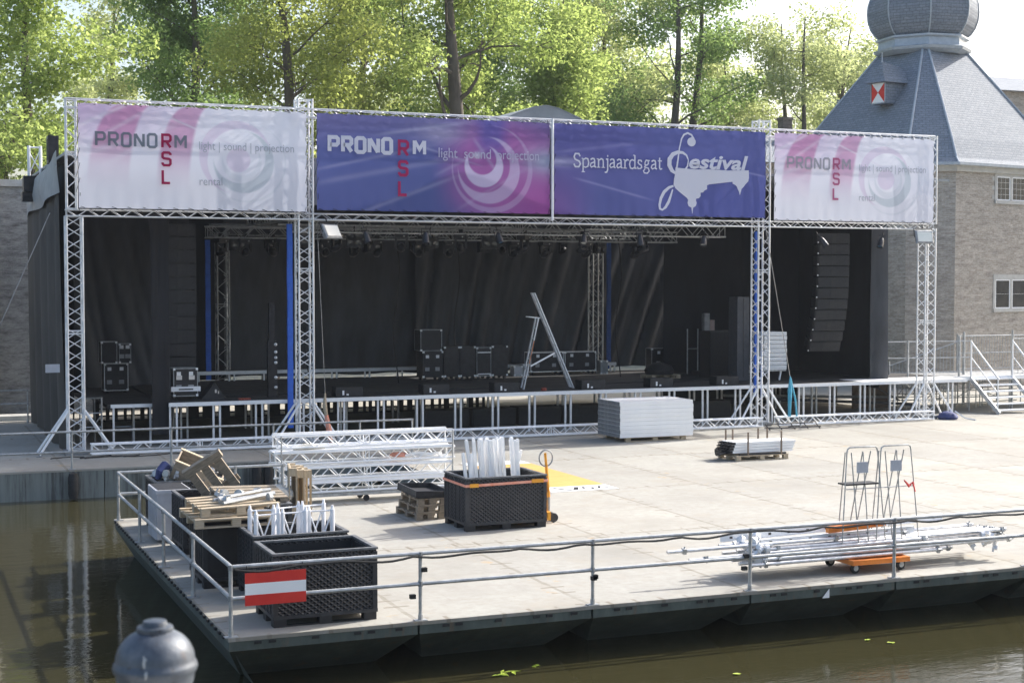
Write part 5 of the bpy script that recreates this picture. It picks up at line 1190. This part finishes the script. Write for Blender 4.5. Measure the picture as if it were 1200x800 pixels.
def arr(n,x,y,ztop,h,w,rz,curve,lab,grp):
    global ab
    z=ztop; yy=y; xx=x; tilt=0
    for k in range(n):
        tilt=curve*(k/n)**2
        L_='%s'%lab(k)
        o=thing('line_array_speaker',L_,'speaker',(xx,yy,z-h/2),0,grp,world=False) if ab is None else None
        if o is None: o=dup(ab,loc=(xx,yy,z-h/2),label=L_,group=grp)
        else: array_box(o,w,h*.93,.6); ab=o
        o.rotation_euler=(R(tilt),0,rz); o.location=(xx,yy,z-h/2)
        z-=h*math.cos(R(tilt)); d=h*math.sin(R(tilt)); xx+=d*math.sin(-rz)*-1*0-d*math.sin(rz)*-1*0; yy+=d*.9; xx-=d*.35
nth=['topmost','second','third','fourth','fifth','sixth','seventh','eighth','ninth','tenth','eleventh','twelfth','thirteenth','lowest']
arr(11,30.85,45.2,6.45,.385,1.15,R(-12),24,lambda k:'%s speaker from the top of the curved hanging array at the right'%nth[k] if k<10 else 'lowest speaker of the curved hanging array at the right','speakers of the right hanging array')
ab=None
arr(11,8.13,45.9,6.5,.40,.98,R(6),3,lambda k:'%s speaker from the top of the straight hanging array at the left'%nth[k] if k<10 else 'lowest speaker of the straight hanging array at the left','speakers of the left hanging array')
# floodlights and stage lights
def flood(x,y,z,rx,rz,label):
    t=thing('floodlight',label,'floodlight',(x,y,z),rz,'floodlights under the header truss',world=False); t.rotation_euler=(rx,0,rz)
    MB().loft([[(-.30,-.02,-.20),(.30,-.02,-.20),(.30,-.02,.20),(-.30,-.02,.20)],[(-.33,.0,-.23),(.33,.0,-.23),(.33,.0,.23),(-.33,.0,.23)],[(-.33,.05,-.23),(.33,.05,-.23),(.33,.05,.23),(-.33,.05,.23)],[(-.18,.24,-.12),(.18,.24,-.12),(.18,.24,.12),(-.18,.24,.12)]]).build('housing','steelgrey',t)
    MB().box(-.27,.27,-.034,-.0205,-.17,.17).build('glass','lampglass',t)
    MB().path([(-.35,.05,0),(-.35,.05,.30),(.35,.05,.30),(.35,.05,0)],.014,6).tube((0,.05,.30),(0,.05,.46),.02,6).build('bracket','blackmetal',t,True)
flood(11.88,42.45,6.20,R(-28),R(32),'grey floodlight hanging under the header right of the second tower')
flood(32.6,42.45,6.26,R(-14),R(-6),'white faced floodlight hanging at the top of the far right tower')
def par(x,y,z,tilt,rz,lens,label,g='spotlights under the front header truss'):
    t=thing('spotlight',label,'spotlight',(x,y,z),0,g,world=False); t.rotation_euler=(tilt,0,rz)
    MB().lathe([(0,.12),(.06,.12),(.09,.05),(.105,-.12),(.115,-.22),(.09,-.22),(.085,-.17),(0,-.16)],(0,0,0),14).build('can','blackmetal',t,True)
    MB().lathe([(0,-.168),(.084,-.172),(.084,-.176),(0,-.19)],(0,0,0),14).build('lens',lens,t,True)
    MB().path([(-.13,0,0),(-.13,0,.24),(.13,0,.24),(.13,0,0)],.012,5).tube((0,0,.24),(0,0,.36),.02,6).build('yoke','blackmetal',t)
for x,l,rx,rz,lab in ((13.05,'bluelens',-20,40,'spotlight with blue lens right of the grey floodlight'),(14.9,'bluelens',-15,-20,'large blue lensed spotlight under the left part of the blue banner'),(17.25,'bluelens',-30,10,'blue lensed spotlight with red rim near the centre of the header'),(20.1,'lens',-35,-30,'spotlight with a bright lens left of the festival lettering'),(22.05,'bluelens',-10,15,'small blue lensed spotlight under the middle of the navy banner'),(24.35,'lens',-30,-40,'spotlight pointing down left under the right of the navy banner'),(28.85,'redlens',-35,60,'spotlight with a dull orange rim in front of the right speaker array'),(31.2,'bluelens',-30,-60,'spotlight at the right end of the stage opening')):
    par(x,42.95,6.10,R(rx),R(rz),l,lab)
mh=None
def moving_head(x,y,z,tilt,pan,label):
    global mh
    if mh is None:
        mh=thing('moving_head','','stage light',(x,y,z),pan,'moving head lights on the lighting trusses',world=False)
        MB().box(-.20,.20,-.16,.16,-.14,0).box(-.06,.06,-.06,.06,0,.16).build('base','blackmetal',mh)
        MB().box(-.20,-.14,-.05,.05,-.44,-.141).box(.14,.20,-.05,.05,-.44,-.141).box(-.20,.20,-.05,.05,-.16,-.1405).build('yoke','blackmetal',mh)
        hd=MB().lathe([(0,.16),(.08,.15),(.13,.05),(.135,-.12),(.10,-.2),(.085,-.2),(.08,-.17),(0,-.165)],(0,0,0),16).xf(Matrix.Translation((0,0,-.42))@Matrix.Rotation(R(70),4,'X')).build('head','blackmetal',mh,True)
        MB().lathe([(0,-.17),(.075,-.175),(.075,-.18),(0,-.2)],(0,0,0),14).xf(Matrix.Translation((0,0,-.42))@Matrix.Rotation(R(70),4,'X')).build('lens','bluelens',hd,True)
        MB().box(.06,.10,-.165,-.161,-.1,-.06).build('display','lens',mh)
        o=mh
    else: o=dup(mh,loc=(x,y,z),rz=pan)
    o['label']=label
ml=[(x,49.4,6.15) for x in (10.1,10.9,11.8,13.6,14.6,15.4,16.9,18.0,20.4,21.6,23.2,25.2)]
for k,(x,y,z) in enumerate(ml): moving_head(x,y,z,0,R(rr.uniform(-40,40)),'black moving head light on the middle lighting truss, number %s from the left'%['one','two','three','four','five','six','seven','eight','nine','ten','eleven','twelve'][k])
for k,x in enumerate((12.9,15.0,17.0,19.2,21.3,23.6)): moving_head(x,45.6,6.25,0,R(rr.uniform(-60,60)),'black moving head light on the front lighting truss, number %s from the left'%['one','two','three','four','five','six'][k])
for k,x in enumerate((12.6,14.4,16.2,18.0,21.5,24.0)): moving_head(x,53.2,6.35,0,R(rr.uniform(-60,60)),'black moving head light on the rear lighting truss, number %s from the left'%['one','two','three','four','five','six'][k])
bl=None
for k,(x,y,z) in enumerate([(x,47.4,6.1) for x in (12.2,14.0,16.6,18.7)]+[(x,51.2,6.05) for x in (11.0,13.2,15.8,17.6,20.0,22.4,24.6)]):
    lab='black four-lamp blinder hanging at the %s place of the %s blinder row'%(('first','second','third','fourth','fifth','sixth','seventh')[k if k<4 else k-4],'front' if k<4 else 'rear')
    if bl is None:
        bl=thing('blinder_lamp',lab,'stage light',(x,y,z),0,'blinder lamps hanging under the stage roof',world=False); MB().box(-.26,.26,-.09,.09,-.26,.26).build('housing','blackmetal',bl); MB().box(-.02,.02,-.02,.02,.26,.45).build('hanger','blackmetal',bl)
        for lx in (-.13,.13):
            for lz in (-.13,.13): MB().lathe([(0,-.0),(.10,-.0),(.11,.03),(0,.01)],(0,0,0),12).xf(Matrix.Translation((lx,-.095,lz))@Matrix.Rotation(R(90),4,'X')).build('lamp','darklens',bl)
    else: dup(bl,loc=(x,y,z),rz=R((-1)**k*12),label=lab)
for k,(y,x0,x1) in enumerate(((47.4,11.5,19.5),(51.2,10.6,25.4))): props(MB().tube((x0,y,6.56),(x1,y,6.56),.03,8).build('hanging_pipe','galv',None,True),('front' if k==0 else 'rear')+' pipe carrying blinder lamps under the stage roof','pipe')
# blinder stack beside the blue strip
t=thing('black_light_tower','narrow black column with small lamps left of the bright blue strip','light tower',(10.7,45.4,SZ))
MB().box(10.66,10.94,45.3,45.5,SZ+.002,2.95).box(10.70,10.88,45.32,45.5,2.951,4.1).build('column','blackmetal',t)
for z in (1.55,1.85,2.3,2.45,2.62,2.85): MB().lathe([(0,0),(.05,.0),(.05,.04),(0,.06)],(0,0,0),10).xf(Matrix.Translation((10.88,45.27,z))@Matrix.Rotation(R(90),4,'X')).build('lamp','lens',t)
# left side rig above the tarp flap
t=thing('motor_speaker','black box with white truss pieces sitting above the grey tarpaulin flap at left','rigging box',(4.3,50,7.5))
MB().box(4.02,4.62,49.8,50.3,7.55,8.05).box(3.98,4.3,49.85,50.25,7.25,7.549).build('box','blackmetal',t)
for x in (4.2,4.55): MB().tube((x,50,8.05),(x,50,9.0),.05,8).build('tube','aluwhite',t,True)
MB().tube((4.2,50,8.95),(4.55,50,8.95),.03,6).tube((4.2,50,8.1),(4.55,50,8.9),.018,6).tube((4.55,50,8.2),(4.2,50,8.8),.018,6).build('brace','aluwhite',t,True)
t=thing('side_speaker','black box fixed behind the top of the far left tower','speaker',(4.55,46.5,8.3)); MB().box(4.42,4.72,46.2,46.7,8.20,9.0).build('cabinet','blackmetal',t); MB().box(4.41,4.42-.001,46.3,46.6,8.3,8.9).build('grille','grille',t)
t=thing('grey_signboard','small pale board on the left side of the far left tower','board',(4.3,43.5,2.3)); MB().box(4.02,4.40,43.5,43.53,2.25,2.48).build('board','greycase',t)
# scaffold stair frame at far left of the wing
t=thing('scaffold','low dark scaffold frame beside the left end of the stage','scaffold',(5.2,45,0))
b=MB()
for x in (5.05,5.65):
    for y in (44.6,46.2): b.tube((x,y,0.001),(x,y,1.45),.026,6)
b.tube((5.05,44.6,1.43),(5.65,44.6,1.43),.024,6).tube((5.05,44.6,1.0),(5.65,44.6,1.0),.02,6).tube((5.05,44.6,.6),(5.65,44.6,.6),.02,6).tube((5.05,44.6,.1),(5.65,44.6,.95),.016,6); b.build('tube','galv',t,True)
MB().box(5.0,5.7,44.55,46.25,1.455,1.48).build('top_board','stagefloor',t)
t=thing('small_barrier','small arched steel barrier under the left wing deck','barrier',(6.4,44.9,0)); MB().path([(6.0,44.85,0.001),(6.0,44.85,.5),(6.05,44.85,.56),(6.5,44.85,.56),(6.55,44.85,.5),(6.55,44.85,0.001)],.018,6).build('tube','steelgrey',t,True)
rr=random.Random(8)
def floorcable(label,x0,y0,x1,y1,z,n,amp,r=.014):
    pts=[]
    for i in range(n+1):
        u=i/n; pts.append((x0+(x1-x0)*u+amp*math.sin(u*17+x0),y0+(y1-y0)*u+amp*math.cos(u*13+y0),z+.004*math.sin(i)))
    props(MB().path(pts,r,5).build('cable','rubber',None,True),label,'cable')
floorcable('black cable tangled on the deck at the foot of the far left tower',4.2,42.2,6.2,42.3,.02,60,.22)
floorcable('second black cable snaking right from the foot of the far left tower',5.0,42.0,8.4,42.2,.02,60,.15)
floorcable('black cable tangled on the deck at the foot of the third truss tower',26.0,42.1,28.4,42.2,.02,60,.22)
floorcable('black cable running over the stage floor behind the low front boxes',9.5,46.2,19.0,45.9,SZ+.02,80,.2,.018)
floorcable('black cable running over the stage floor right of the step ladder',21.5,46.6,28.0,46.9,SZ+.02,80,.2,.018)
for x,y,lab in ((12.1,46.0,'front left lighting truss'),(16.1,49.5,'middle lighting truss above the black cases'),(24.6,49.6,'middle lighting truss right of the ladder'),(19.6,53.0,'rear lighting truss behind the ladder')):
    pts=[(x+.10*math.sin(i*.5),y+.05*math.cos(i*.7),6.3-(6.3-SZ-.03)*i/14) for i in range(15)]
    props(MB().path(pts,.022,5).build('cable','rubber',None,True),'black cable hanging to the stage floor from the '+lab,'cable')
fr=MB(); 
t=thing('steel_trestle','low black steel frame lying on the deck at the foot of the third truss tower','frame',(26.8,41.9,0))
for a,b_ in (((26.0,41.6,.06),(28.0,41.7,.06)),((26.1,41.9,.16),(27.9,42.0,.16))): fr.tube(a,b_,.022,6)
for x in (26.05,26.5,27.0,27.5,27.95): fr.tube((x,41.62+.02*(x-26),.001),(x,41.92,.17),.018,6)
fr.build('tube','blackmetal',t,True)
# ---------------------------------------------------------------- right hand stairs
t=thing('steel_walkway','galvanised walkway platform joining the right end of the stage to the stairs','walkway',(36,46,0))
MB().box(35.9,43.5,45.1,48.2,SZ-.10,SZ+.0).build('platform','galv',t)
MB().box(35.9,43.5,45.04,45.098,SZ-.12,SZ+.02).build('edge_beam','aluwhite',t)
for x in (36.0,36.75,38.6,40.5):
    for y in (45.15,48.1): MB().tube((x,y,0.001),(x,y,SZ-.101),.028,8).build('leg','galv',t,True)
b=MB()
for x0,x1 in ((36,36.75),(36.75,38.6),(38.6,40.5)): b.tube((x0,48.1,.25),(x1,48.1,1.1),.02,6).tube((x0,48.1,1.0),(x1,48.1,.2),.02,6)
for z in (.3,.7): b.tube((36,48.12,z),(40.5,48.12,z),.018,6)
b.build('brace','galv',t,True)
def flight(name,label,x0,x1,y0,y1,z0,z1,n,rails):
    """steps from (y0,z0) at the foot to (y1,z1) at the top"""
    t=thing(name,label,'stairs',((x0+x1)/2,y0,0))
    for x in (x0,x1): MB().bar((x,y0,z0+.02),(x,y1,z1-.08),.05,.16,up=(0,0,1)).build('stringer','alu',t)
    for k in range(n):
        u=(k+.6)/n; y=y0+(y1-y0)*u; z=z0+(z1-z0)*(k+.5)/n; MB().box(x0+.03,x1-.03,y-.02,y+.24,z,z+.045).build('tread','aluwhite',t)
    s=1 if y1>y0 else -1
    for x in rails:
        r=MB(); r.tube((x,y0+.1*s,z0+.2),(x,y0+.1*s,z0+1.25),.024,8).tube((x,y1,z1-.1),(x,y1,z1+1.35),.03,8).tube((x,y0+.05*s,z0+1.25),(x,y1,z1+1.28),.030,8).tube((x,y0+.1*s,z0+.75),(x,y1,z1+.72),.02,8)
        r.build('handrail','aluwhite',t,True)
    return t
flight('steel_stairs','aluminium stairs descending towards the deck at the right edge of the photo',36.72,38.62,43.45,45.02,0,SZ,6,(36.72,38.62))
t=thing('steel_railing','galvanised railing with upright bars behind the far right tower','railing',(35,46.5,SZ))
def barrail(t,x0,y0,x1,y1,z0,z1a,z1b,n,low=None):
    MB().tube((x0,y0,z1a),(x1,y1,z1b),.024,6).tube((x0,y0,z0+.08),(x1,y1,z0+.08),.02,6).build('rail','galv',t,True)
    b=MB()
    for k in range(n+1):
        u=k/n; b.tube((x0+(x1-x0)*u,y0+(y1-y0)*u,z0+.08),(x0+(x1-x0)*u,y0+(y1-y0)*u,z1a+(z1b-z1a)*u),.011,5,caps=False)
    b.build('bar','galv',t)
barrail(t,34.7,47.2,37.5,46.4,SZ,1.58,2.55,22)
MB().tube((34.7,47.2,.2),(34.7,47.2,1.75),.04,8).build('post','galv',t,True); MB().tube((37.5,46.4,.1),(37.5,46.4,2.85),.05,8).build('post','galv',t,True)
MB().tube((33.4,46.0,2.55),(37.0,45.4,2.55),.022,6).tube((33.4,46.0,1.95),(37.0,45.4,1.95),.020,6).tube((34.5,45.8,SZ),(34.5,45.8,2.6),.04,8).tube((33.4,46.0,SZ),(33.4,46.0,2.57),.022,6).tube((36.55,45.48,SZ),(36.55,45.48,2.75),.045,8).build('guard_rail','galv',t,True)
t=thing('steel_railing','galvanised railing with upright bars behind the descending right stairs','railing',(38.5,48.2,SZ))
barrail(t,38.6,48.15,43,48.15,SZ,2.62,2.62,34); MB().tube((38.6,48.15,SZ),(38.6,48.15,2.7),.04,8).build('post','galv',t,True); MB().tube((42.3,48.15,SZ),(42.3,48.15,2.7),.04,8).build('post','galv',t,True); MB().tube((38.6,48.1,1.95),(43,48.1,1.95),.022,6).build('middle_rail','galv',t,True)
t=thing('steel_railing','galvanised barred railing at the far right edge beside the stairs','railing',(39.6,45.2,SZ))
barrail(t,38.75,45.15,43,45.15,SZ,2.62,2.62,18); MB().tube((38.72,45.15,.001),(38.72,45.15,2.95),.04,8).build('post','galv',t,True)
t=thing('under_stair_rack','jumble of steel supports under the right hand walkway','scaffold',(37,47,0))
b=MB()
for k in range(12):
    x=36.1+k*.35; b.tube((x,46.4+.3*math.sin(k),0.001),(x,46.4+.3*math.sin(k),1.1),.02,6)
for z in (.15,.4,.65,.9): b.tube((36.1,46.2,z),(40.2,46.6,z+.05*math.sin(z*9)),.02,6)
b.build('tube','galv',t,True)
t=thing('scaffold','row of steel trestle tubes under the walkway just right of the far right tower','scaffold',(35.2,47,0))
b=MB()
for z in (.12,.34,.56,.78,.98): b.tube((34.3,46.7,z),(36.4,46.29,z),.022,6)
for k in range(7): b.tube((34.35+k*.33,46.69-k*.065,0.001),(34.35+k*.33,46.69-k*.065,1.12),.022,6)
for k in range(4): b.tube((34.5+k*.5,46.9,.1),(34.9+k*.5,46.4,.95),.016,6)
b.build('tube','galv',t,True)
# dark steel shelving seen through the right legs
t=thing('dark_beam','dark sloping beam lying under the right end of the stage','beam',(33,48,0)); MB().bar((29,47.6,.52),(35.0,46.2,.22),.12,.10).bar((33.2,46.4,1.05),(34.6,46.4,.35),.05,.05).build('beam','blackmetal',t)
t=thing('pale_pipe','pale pipe lying parallel to the dark beam under the right end of the stage','pipe',(30,47,0)); MB().tube((28,47.9,.62),(35.2,46.9,.42),.05,8).build('pipe','galv',t,True)
props(MB().box(33.3,35.0,47.5,47.56,.001,1.0).build('brown_panel','brownboard',None),'brown board standing under the right end of the stage','board')
# ================================================================ TREES
def leaf_mesh(centers,radii,n,size,rs,droop=.2):
    """n leaf clumps spread through overlapping blobs; each is a bent quad"""
    k=len(centers); w=np.array([r[0]*r[1]*r[2] for r in radii])**.72; w/=w.sum()
    idx=rs.choice(k,n,p=w); C_=np.array(centers)[idx]; Rd=np.array(radii)[idx]
    d=rs.normal(size=(n,3)); d/=np.linalg.norm(d,axis=1)[:,None]; rad=rs.uniform(0.15,1,n)**(.45)
    P=C_+d*Rd*rad[:,None]
    nrm=rs.normal(size=(n,3))+np.array([0,0,.9])+d*.5; nrm/=np.linalg.norm(nrm,axis=1)[:,None]
    t=np.cross(nrm,rs.normal(size=(n,3))); t/=np.linalg.norm(t,axis=1)[:,None]; b=np.cross(nrm,t)
    s=size*rs.uniform(.55,1.4,n)[:,None]
    V=np.stack([P-t*s, P-b*s*.62+nrm*s*.15, P+t*s, P+b*s*.62+nrm*s*.15],1).reshape(-1,3)
    F=np.arange(4*n).reshape(-1,4)
    blob=rs.uniform(0,1,k)[idx]; tint=np.clip(.5*blob+.5*rs.uniform(0,1,n)+.0*d[:,2],0,1)
    return V,F,np.repeat(tint,4)
def tree(name,label,x,y,h,cw,mat,n,size,seed,z0=6.0,trunk_r=.45,lean=(0,0),stems=1,dens=34,blobr=1.5,group='trees behind the stage',branch_r=.10,fork=.45,clear=0):
    rs=np.random.default_rng(seed)
    t=thing(name,label,'tree',(x,y,0),0,group)
    tr=MB(); tips=[]
    for s_ in range(stems):
        a=rs.uniform(0,6.28); off=(0,0) if stems==1 else (math.cos(a)*.6*s_,math.sin(a)*.6*s_)
        pts=[];rr_=[]
        bx,by=x+off[0],y+off[1]
        for i in range(12):
            u=i/11; pts.append((bx+lean[0]*u+ .55*math.sin(u*5.5+seed)+off[0]*u*3,by+lean[1]*u+.4*math.cos(u*4+seed)+off[1]*u*3,h*.92*u)); rr_.append(trunk_r*(1-u)**.75+.03)
        tr.path(pts,rr_,9)
        nb=max(10,int(dens*.55/stems))
        for k in range(nb):
            u=fork*.62+(.97-fork*.62)*k/nb; i=min(int(u*11),10); f=u*11-i
            p0=Vector(pts[i]).lerp(Vector(pts[i+1]),f); ang=k*2.4+rs.uniform(-.4,.4); L_=cw*(1.05-.75*abs(u-.5))*rs.uniform(.6,1.0)*(1-.55*max(0,u-.6)); up_=rs.uniform(.25,.95)
            d=Vector((math.cos(ang),math.sin(ang),up_)); d.normalize(); q=[p0]; cur=p0.copy(); dd=d.copy()
            for j in range(5):
                dd=(dd+Vector((rs.normal()*.22,rs.normal()*.22,rs.normal()*.14+.03))).normalized(); cur=cur+dd*L_/5; q.append(cur.copy())
            r0=max(.05,trunk_r*(1-u)**.8*.42); tr.path(q,[r0,r0*.78,r0*.58,r0*.42,r0*.28,.02],6)
            for j in (2,3,4,5): tips.append((q[j],j/5))
            # twigs
            for j in (2,3,4):
                d2=Vector((rs.normal(),rs.normal(),rs.uniform(-.2,.8))).normalized(); e=q[j]+d2*L_*.3; tr.path([q[j],q[j].lerp(e,.5)+Vector((0,0,.1)),e],[r0*.35,r0*.22,.012],4); tips.append((e,1))
    tr.build('trunk','bark',t,True)
    cs=[];rd=[]
    for p,w_ in tips:
        if p.z<z0-3: continue
        if clear and math.hypot(p.x-x-.35*lean[0]-(.0),0)<clear and p.y<y+.5 and p.z<h*.72: continue
        r=blobr*rs.uniform(.55,1.25); cs.append((p.x+rs.normal()*.35,p.y+rs.normal()*.35,p.z+rs.normal()*.3)); rd.append((r,r,r*rs.uniform(.6,.95)))
    V,F,tint=leaf_mesh(cs,rd,n,size,rs)
    me=bpy.data.meshes.new('crown'); me.vertices.add(len(V)); me.vertices.foreach_set('co',V.ravel().astype(np.float32)); me.loops.add(len(V)); me.loops.foreach_set('vertex_index',np.arange(len(V),dtype=np.int32)); me.polygons.add(len(F)); me.polygons.foreach_set('loop_start',np.arange(0,len(V),4,dtype=np.int32)); me.polygons.foreach_set('loop_total',np.full(len(F),4,dtype=np.int32)); me.update(calc_edges=True); me.validate()
    a=me.attributes.new('tint','FLOAT','POINT'); a.data.foreach_set('value',tint.astype(np.float32)); me.materials.append(M[mat])
    o=bpy.data.objects.new('crown',me); COL.objects.link(o); o.parent=t; o.location=-t.location
    return t
def at(px,dist): # ground point in the direction of a column of the photo at a distance
    a=R(22.37)+math.atan((px-600)/1781); return math.sin(a)*dist,math.cos(a)*dist
TR=[ # px, dist, h, cw, mat, n, size, seed, trunk_r, kwargs, label
 (48,66,22,5.2,'leafA',34800,0.100,1,.28,dict(blobr=1.1,stems=2),'feathery light green tree at the far left above the bastion wall'),
 (-70,78,24,6.5,'leafA',21750,0.120,2,.35,dict(),'light green tree at the left frame edge'),
 (128,98,26,6.5,'leafD',18850,0.120,3,.30,dict(blobr=1.1),'thin pale green tree with sky gaps left of the dark crown'),
 (222,84,26,6.8,'leafB',58000,0.108,4,.45,dict(blobr=1.6),'dense dark green tree above the left white banner'),
 (330,74,25,6.6,'leafC',49300,0.096,5,.42,dict(blobr=1.3,fork=.5,dens=44,clear=1.2),'olive yellow tree with dark trunk above the left tower pair'),
 (420,92,27,6.5,'leafC',34800,0.116,16,.42,dict(blobr=1.4),'yellow green tree filling the gap left of the thick trunk'),
 (524,80,27,7.0,'leafA',43500,0.104,6,.62,dict(blobr=1.4,fork=.45,lean=(.5,0),dens=44,clear=2.3),'tree with the thickest trunk rising behind the blue banner'),
 (578,94,24,5.5,'leafB',26100,0.120,7,.36,dict(),'darker tree just right of the thickest trunk'),
 (655,88,23,5.6,'leafA',40600,0.112,8,.32,dict(blobr=1.45),'bright yellow green tree left of the roof peak'),
 (705,102,29,7.5,'leafD',31900,0.124,9,.30,dict(blobr=1.4,dens=44),'slim grey green tree above the roof peak right side'),
 (788,98,28,7.5,'leafB',29000,0.116,10,.42,dict(blobr=1.35,stems=2,dens=44,clear=1.4),'double trunked tree above the navy festival banner'),
 (850,108,22,5.5,'leafD',20300,0.120,11,.28,dict(blobr=1.3),'pale small tree between the double trunk and the chimney'),
 (918,100,23,6.2,'leafD',34800,0.108,12,.28,dict(blobr=1.25,stems=3,dens=44,clear=1.0),'many stemmed pale feathery tree behind the brick chimney'),
 (985,115,24,6.0,'leafD',18850,0.136,13,.34,dict(blobr=1.4),'pale tree at the left of the onion dome'),
 (470,125,22,8,'leafD',11600,0.176,14,.4,dict(blobr=1.9),'distant pale tree seen between the trunks at centre left'),
 (275,128,20,7,'leafD',10150,0.176,15,.4,dict(blobr=1.9),'distant pale tree seen behind the dark left crown'),
 (620,130,20,8,'leafD',11600,0.176,17,.4,dict(blobr=1.9),'distant pale tree seen behind the centre crowns'),
 (740,125,24,9,'leafD',17400,0.176,18,.4,dict(blobr=1.7),'distant low tree seen between the slim tree and the double trunk'),
]
for px,dist,h,cw,mat,n,size,seed,tr_,kw,lab in TR:
    x,y=at(px,dist); tree('deciduous_tree',lab,x,y,h,cw,mat,n,size,seed,trunk_r=tr_,**kw)
